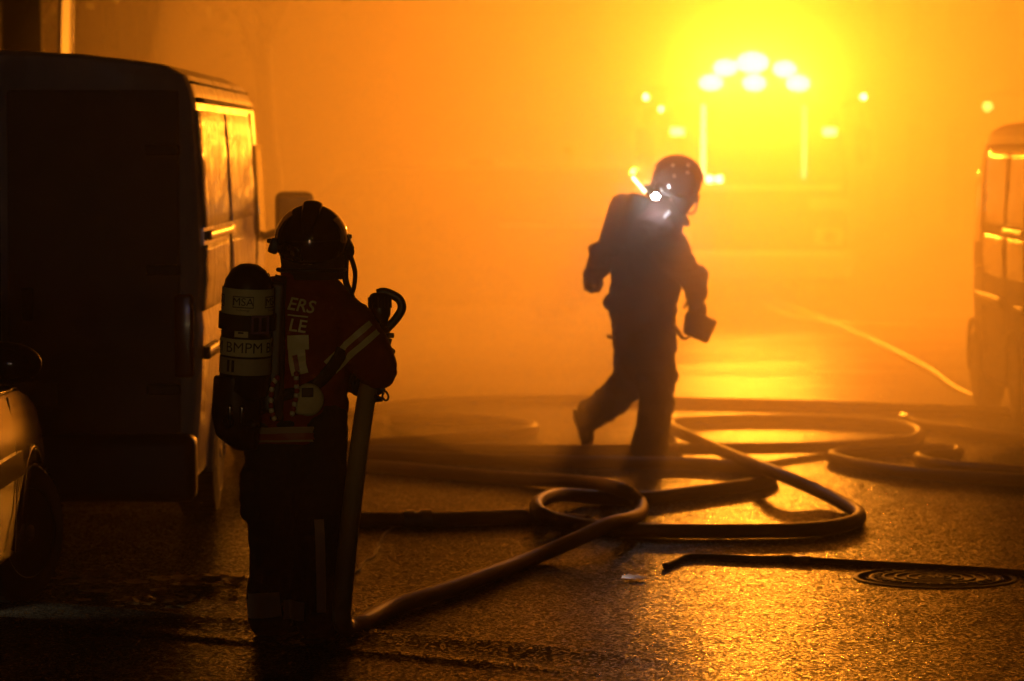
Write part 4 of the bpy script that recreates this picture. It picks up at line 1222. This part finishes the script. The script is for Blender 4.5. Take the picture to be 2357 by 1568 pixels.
# round pale pouch, beaded lanyards, small snap hook
bm = NB(); ell(bm, (0, 0, 0), (.062, .03, .066)); box(bm, (-.02, 0, -.01), (.07, .05, .10), bevel=.02)
pch = mobj('pouch', remesh(bm, .007, 4), M_PATCH, man1, L1(710, 920, -.165), 180)
bm = NB(); box(bm, (-.002, -.028, .03), (.046, .012, .036), bevel=.003); obj('print', bm, M_INK, pch)
for pts in ([(640, 868), (628, 885), (624, 915), (625, 945), (632, 965)], [(682, 858), (682, 880), (683, 905), (678, 930), (672, 955)]):
    q = catmull([L1(x, y, -.20) for x, y in pts], 5)
    bm = NB(); tube(bm, q, .004, 6, 1); ln = obj('lanyard', bm, M_STRAP, man1)
    for i in range(1, len(q), 2):
        bm = NB(); ell(bm, q[i], (.0105, .0105, .012), None, 12, 8); obj('bead', bm, M_RED if i % 4 == 1 else M_WHITE, ln, smooth=180)
bm = NB()
tube(bm, [L1(x, y, .03) for x, y in ((884, 903), (880, 912), (886, 921), (892, 920), (894, 912), (889, 902), (884, 901))], .0042, 8, 4)
box(bm, L1(881, 896, .03), (.022, .012, .016), Matrix.Rotation(R(25), 3, 'Y'), bevel=.003); capsule(bm, L1(877, 886, .03), L1(881, 896, .03), .006, .005)
obj('snap_hook', bm, M_ALU if False else M_PLASTIC, man1, smooth=60)
bm = NB(); tube(bm, [L1(818, 868, .0), L1(812, 880, -.02), L1(818, 890, -.02), L1(824, 880, -.01), L1(826, 870, 0)], .008, 8, 5); obj('pull_tab', bm, M_STRAP, man1, smooth=60)
# trouser tape
bvt = bvh_of(tr)
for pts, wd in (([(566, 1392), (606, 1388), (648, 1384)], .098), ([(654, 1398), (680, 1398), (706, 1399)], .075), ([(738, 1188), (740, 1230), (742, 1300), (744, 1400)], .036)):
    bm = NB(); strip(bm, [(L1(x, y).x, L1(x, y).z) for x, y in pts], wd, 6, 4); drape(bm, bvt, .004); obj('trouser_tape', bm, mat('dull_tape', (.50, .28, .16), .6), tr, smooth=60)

# ------------------------------------------------------------------ the walking firefighter
NX, NY = (1500 * K - 512) / FPX * 21.35, 21.35
def L2(x, y, dy=0.0):
    p = P(x, y, NY + dy)
    return Vector((p.x - NX, dy, p.z))
hd2 = L2(1562, 432, 0)
bm = NB()
head_bm(bm, hd2, (.95, -.1, -.30))
sh2 = L2(1500, 520)
chain(bm, [(hd2 + V(-.05, 0, -.06), .06), (L2(1525, 490), .065), (L2(1500, 580), .14), (L2(1485, 690), .13), (L2(1482, 770), .14)])
near = [L2(1520, 545, -.17), L2(1590, 640, -.21), L2(1600, 690, -.17)]
far = [L2(1470, 545, .17), L2(1385, 590, .22), L2(1368, 640, .20)]
for c_ in (near, far):
    chain(bm, [(L2(1500, 535), .09), (c_[0], .065), (c_[1], .048), (c_[2], .034)])
lf = [L2(1500, 800, -.09), L2(1515, 920, -.09), L2(1494, 1030, -.08)]
lr = [L2(1470, 800, .09), L2(1440, 890, .09), L2(1352, 968, .10)]
chain(bm, [(lf[0], .10), (lf[1], .065), (lf[2], .045), (lf[2] + V(.16, -.02, -.01), .035)])
chain(bm, [(lr[0], .10), (lr[1], .065), (lr[2], .045), (lr[2] + V(.01, 0, -.13), .035)])
man2 = mobj('person', remesh(bm, .016, 5), M_SKIN, None, (NX, NY, 0), 180)
tag(man2, 'firefighter walking to the right in the smoke, bent forward, torch shining at his shoulder', 'person')
# coat
bm = NB()
for (x0, y0, r0), (x1, y1, r1) in zip(*(lambda a: (a, a[1:]))([(1515, 492, .13), (1500, 530, .20), (1492, 590, .222), (1487, 650, .215), (1479, 715, .205), (1482, 770, .200), (1484, 810, .198)])):
    capsule(bm, L2(x0, y0), L2(x1, y1), r0, r1, 20)
for v in bm.verts: v.co.y *= .80
ell(bm, L2(1560, 588, -.02), (.085, .16, .14))
ell(bm, L2(1415, 695, .0), (.075, .13, .05))
chain(bm, [(L2(1510, 530, -.10), .11), (near[0], .10), (L2(1565, 610, -.2), .095), (near[1], .082), (L2(1603, 668, -.19), .066), (L2(1604, 690, -.17), .050)])
ell(bm, L2(1608, 640, -.20), (.05, .07, .09))
chain(bm, [(L2(1490, 530, .10), .11), (far[0], .10), (L2(1412, 572, .2), .095), (far[1] + V(.01, 0, 0), .085), (far[2] + V(0, 0, .03), .070)])
mobj('coat', remesh(bm, .013, 4, .016, 6, 8.0), M_TROUSER if False else mat('coat_cloth', (.05, .018, .014), .85, bump=(14, .5, .02), vary=.3), man2, None, 180)
bm = NB()
chain(bm, [(lf[0] + V(-.01, 0, .0), .150), (L2(1510, 865, -.09), .128), (lf[1] + V(-.005, 0, 0), .112), (L2(1502, 985, -.09), .105), (L2(1497, 1028, -.08), .118)])
chain(bm, [(lr[0] + V(.0, 0, .0), .150), (L2(1456, 860, .08), .125), (lr[1] + V(-.005, 0, .0), .112), (L2(1392, 935, .10), .102), (L2(1365, 950, .10), .100)])
ell(bm, L2(1482, 815), (.185, .17, .12))
mobj('trousers', remesh(bm, .013, 4, .014, 6, 2.0), M_TROUSER, man2, None, 180)
bm = NB()
capsule(bm, L2(1495, 1020, -.08), L2(1494, 1040, -.08), .075, .066); capsule(bm, L2(1478, 1047, -.07), L2(1552, 1050, -.10), .050, .040); ell(bm, L2(1548, 1050, -.10), (.062, .05, .042))
box(bm, L2(1512, 1058, -.09), (.30, .10, .022), bevel=.008)
mobj('boot', remesh(bm, .009, 3), M_BOOT, man2, None, 180)
bm = NB()
capsule(bm, L2(1372, 958, .10), L2(1350, 972, .10), .078, .068); capsule(bm, L2(1335, 958, .10), L2(1352, 1008, .10), .048, .040); ell(bm, L2(1353, 1004, .10), (.042, .05, .055))
box(bm, L2(1331, 982, .10), (.022, .10, .24), Matrix.Rotation(R(-14), 3, 'Y'), bevel=.008)
mobj('boot', remesh(bm, .009, 3), M_BOOT, man2, None, 180)
# helmet with crest, brim, side clips
h2 = bpy.data.objects.new('helmet', None); link(h2, man2)
t2 = Matrix.Rotation(R(14), 3, 'Y')
c2 = L2(1558, 416)
bm = NB()
ell(bm, c2, (.158, .140, .140), t2, 36, 26)
inv = t2.inverted()
for v in bm.verts:
    q = inv @ (v.co - c2)
    q.z = max(q.z, -.098)
    v.co = c2 + t2 @ q
ell(bm, c2 + t2 @ V(-.07, 0, -.07), (.095, .125, .075), t2)
obj('shell', bm, M_HELMET2, h2, smooth=50)
bm = NB(); tube(bm, [c2 + t2 @ V(-.160 * math.cos(a), 0, .143 * math.sin(a) + .004) for a in [R(18 + 150 * k / 12) for k in range(13)]], lambda u: .012 + .012 * math.sin(PI * u), 10, 4, flat=(1.5, .8)); obj('crest', bm, M_HELMET2, h2, smooth=60)
bm = NB(); tube(bm, [c2 + t2 @ V(.155 * math.cos(a), .138 * math.sin(a), -.095) for a in [R(-175 + 350 * k / 18) for k in range(19)]], .011, 8, 3); obj('rim', bm, M_RUBBER, h2, smooth=60)
bm = NB(); tube(bm, [L2(1502, 425, -.1), L2(1490, 432, -.1), L2(1487, 442, -.1), L2(1496, 448, -.1)], .012, 8, 4); tube(bm, [L2(1608, 448, -.04), L2(1606, 460, -.04), L2(1598, 462, -.04), L2(1600, 444, -.04)], .010, 8, 4); obj('clip', bm, M_PLASTIC, h2, smooth=60)
bm = NB(); tube(bm, [L2(1600, 455, -.06), L2(1603, 472, -.06), L2(1598, 487, -.06), L2(1588, 492, -.06), L2(1578, 490, -.06)], .0085, 8, 5); obj('chin_strap', bm, M_STRAP, h2, smooth=60)
for x_, y_, d_ in ((1549, 380, -.118), (1584, 380, -.108), (1583, 397, -.126), (1552, 405, -.140)):  # white beads added in place of glints on the shell
    bm = NB(); ell(bm, L2(x_, y_, d_), .0115, None, 12, 8); obj('glint_bead', bm, M_WHITE, h2, smooth=180)
bm = NB(); box(bm, L2(1600, 398, -.03), (.02, .05, .05), Matrix.Rotation(R(30), 3, 'Y'), bevel=.008); box(bm, L2(1512, 405, -.09), (.05, .03, .03), Matrix.Rotation(R(-30), 3, 'Y'), bevel=.008); obj('lamp_bracket', bm, M_PLASTIC, h2, smooth=40)
# mask
bm = NB(); ell(bm, L2(1572, 452, -.01), (.085, .088, .10), t2); ell(bm, L2(1570, 478, -.01), (.05, .06, .045)); capsule(bm, L2(1562, 490, -.01), L2(1581, 514, -.03), .03, .024)
mk = mobj('breathing_mask', remesh(bm, .009, 3), M_MASK, man2, None, 180)
bm = NB(); ell(bm, L2(1577, 450, -.015), (.088, .082, .058), t2); obj('visor', bm, M_VISOR, mk, smooth=180)
bm = NB(); tube(bm, [L2(1541, 489, -.16), L2(1531, 499, -.185), L2(1528, 512, -.195), L2(1530, 524, -.195), L2(1534, 536, -.19)], .011, 10, 6); obj('air_hose', bm, M_TUBE, man2, smooth=60)
# pack: cylinder in a cover, pouch, waist belt ends
bm = NB(); capsule(bm, L2(1432, 474, -.02), L2(1412, 560, -.02), .082, .098); box(bm, L2(1455, 510, -.02), (.12, .22, .36), Matrix.Rotation(R(14), 3, 'Y'), bevel=.03); capsule(bm, L2(1430, 478, -.02), L2(1452, 462, -.02), .045, .04)
tk2 = mobj('air_tank', remesh(bm, .011, 3), M_TANK, man2, None, 180)
bm = NB(); box(bm, L2(1384, 578, .0), (.15, .18, .13), Matrix.Rotation(R(-24), 3, 'Y'), bevel=.03); box(bm, L2(1374, 594, .0), (.10, .16, .12), bevel=.03)
mobj('valve_cover', remesh(bm, .010, 3), M_PLASTIC, man2, None, 180)
bm = NB(); tube(bm, [L2(1547, 690, -.17), L2(1556, 712, -.18), L2(1546, 740, -.18), L2(1560, 765, -.18), L2(1570, 780, -.18)], .013, 8, 6, flat=(1.5, .5)); tube(bm, [L2(1400, 772, -.1), L2(1404, 776, -.14), L2(1416, 776, -.16)], .011, 8, 5); obj('belt_end', bm, M_STRAP, man2, smooth=60)
# gloves
ba = (L2(1598, 722, -.17) - L2(1604, 705, -.17)).normalized()
bm = NB(); grip(bm, L2(1600, 706, -.17), V(.45, .1, -.25), V(.1, 0, 1), .016, near[2] + V(.0, 0, .02), 1.12); mobj('glove', remesh(bm, .007, 2), M_GLOVE, man2, None, 180)
bm = NB(); grip(bm, L2(1366, 656, .20), V(.25, .9, 0), V(-.4, 0, .5), .018, far[2], 1.25); mobj('glove', remesh(bm, .008, 3), M_GLOVE, man2, None, 180)
# torch on the shoulder, pointed down in front of him
tp = L2(1509, 452, -.20)
td = (L2(1640, 585, -.75) - tp).normalized()
bm = NB(); spindle(bm, tp - td * .13, td, [(0, 0), (0, .016), (.09, .016), (.10, .022), (.125, .024), (.125, 0)], 16); tb = obj('torch', bm, M_PLASTIC, man2, smooth=40)
bm = NB(); ell(bm, tp, .020); obj('lens', bm, emit('torch_glow', (.86, .90, 1.0), 420), tb, smooth=180)
la = bpy.data.lights.new('torch_light', 'SPOT'); la.energy = 14; la.color = (.62, .72, 1.0); la.spot_size = R(25); la.spot_blend = .5; la.shadow_soft_size = .02
lo = bpy.data.objects.new('torch_light', la); lo.location = tp + td * .03; lo.rotation_euler = td.to_track_quat('-Z', 'Y').to_euler(); link(lo, man2)
la = bpy.data.lights.new('torch_halo', 'POINT'); la.energy = 0.25; la.color = (.72, .78, 1.0); la.shadow_soft_size = .02
lo = bpy.data.objects.new('torch_halo', la); lo.location = tp + V(0, -.05, .0); link(lo, man2)
bm = NB(); capsule(bm, L2(1457, 409, -.12), L2(1484, 441, -.14), .0095, .0095); obj('tube_glint', bm, emit('tube_glint_glow', (1, .86, .55), 6), man2, smooth=180)  # strap tube, its reflected light put in as emission
# tool bag hanging from his hand
bo = W1
bpos = Vector((NX, NY, 0))
bg_ = thing('tool_bag', 'square tool bag with a loose strap, hanging from the walking firefighter hand', 'bag', tuple(bpos + L2(1610, 780, -.17)))
o0 = L2(1610, 780, -.17)
bm = NB(); box(bm, L2(1611, 752, -.17) - o0, (.165, .13, .155), Matrix.Rotation(R(24), 3, 'Y'), bevel=.022, seg=3); box(bm, L2(1590, 744, -.17) - o0, (.08, .11, .14), Matrix.Rotation(R(10), 3, 'Y'), bevel=.02)
mobj('bag_body', remesh(bm, .008, 3, .004, 14, 3), M_BAG, bg_, None, 180)
bm = NB(); tube(bm, [L2(1594, 735, -.17) - o0, L2(1597, 716, -.17) - o0, L2(1602, 706, -.17) - o0, L2(1612, 712, -.17) - o0, L2(1624, 735, -.17) - o0], .014, 8, 6, flat=(1.3, .6)); obj('handle', bm, M_STRAP, bg_, smooth=60)
bm = NB(); tube(bm, [L2(1550, 745, -.17) - o0, L2(1562, 762, -.17) - o0, L2(1575, 780, -.17) - o0, L2(1590, 772, -.17) - o0, L2(1604, 768, -.17) - o0], .018, 8, 6, flat=(1.5, .5)); obj('strap', bm, M_STRAP, bg_, smooth=60)

# ------------------------------------------------------------------ leaves and litter
def leaf(bm, c, s, rz, curl, rr):
    n = 9
    out = []
    for k in range(n * 2):
        a = 2 * PI * k / (n * 2)
        r = s * (1.0 if k % 2 == 0 else .78) * (1 + .25 * math.cos(a)) * rr.uniform(.85, 1.1)
        p = Vector((r * math.cos(a), r * math.sin(a) * .8, 0))
        p.z = curl * (p.x ** 2 - .6 * p.y ** 2) / s + abs(p.y) * curl * .7
        out.append(p)
    m = Matrix.Rotation(rz, 4, 'Z')
    cv = bm.verts.new(c + Vector((0, 0, .002)))
    vs_ = [bm.verts.new(c + (m @ p) + Vector((0, 0, .006 + max(0, -p.z)))) for p in out]
    for k in range(len(vs_)): bm.faces.new((cv, vs_[k], vs_[(k + 1) % len(vs_)]))
for (x, y, s_, m, lab) in ((1462, 1334, .075, M_LEAFPALE, 'pale leaf lying flat on the wet road under the black rubber line'), (232, 1364, .085, M_LEAFPALE, 'pale fallen leaf near the front wheel of the low car'), (318, 1344, .075, M_LEAF, 'curled brown leaf right of the pale leaf, beyond the patch of light')):
    bm = NB(); leaf(bm, Vector((0, 0, 0)), s_, rnd.uniform(0, 6), .08, rnd)
    o = obj('fallen_leaf', bm, m, None, tuple(G(x, y, .003)), recalc=False)
    tag(solid(o, .0012), lab, 'leaf', 'fallen leaves on the road')
bm = NB()
for cx_, cy_, wx, wy, n in ((205, 1332, 62, 12, 70), (470, 1338, 75, 11, 75), (300, 1385, 170, 22, 30)):
    for _ in range(n):
        g_ = G(cx_ + rnd.gauss(0, wx * .55), cy_ + rnd.gauss(0, wy * .55), rnd.uniform(.002, .03) if n > 40 else .003)
        leaf(bm, g_, rnd.uniform(.025, .06), rnd.uniform(0, 6.3), rnd.uniform(-.3, .35), rnd)
tag(obj('leaf_litter', bm, M_LEAF, recalc=False), kind='stuff')
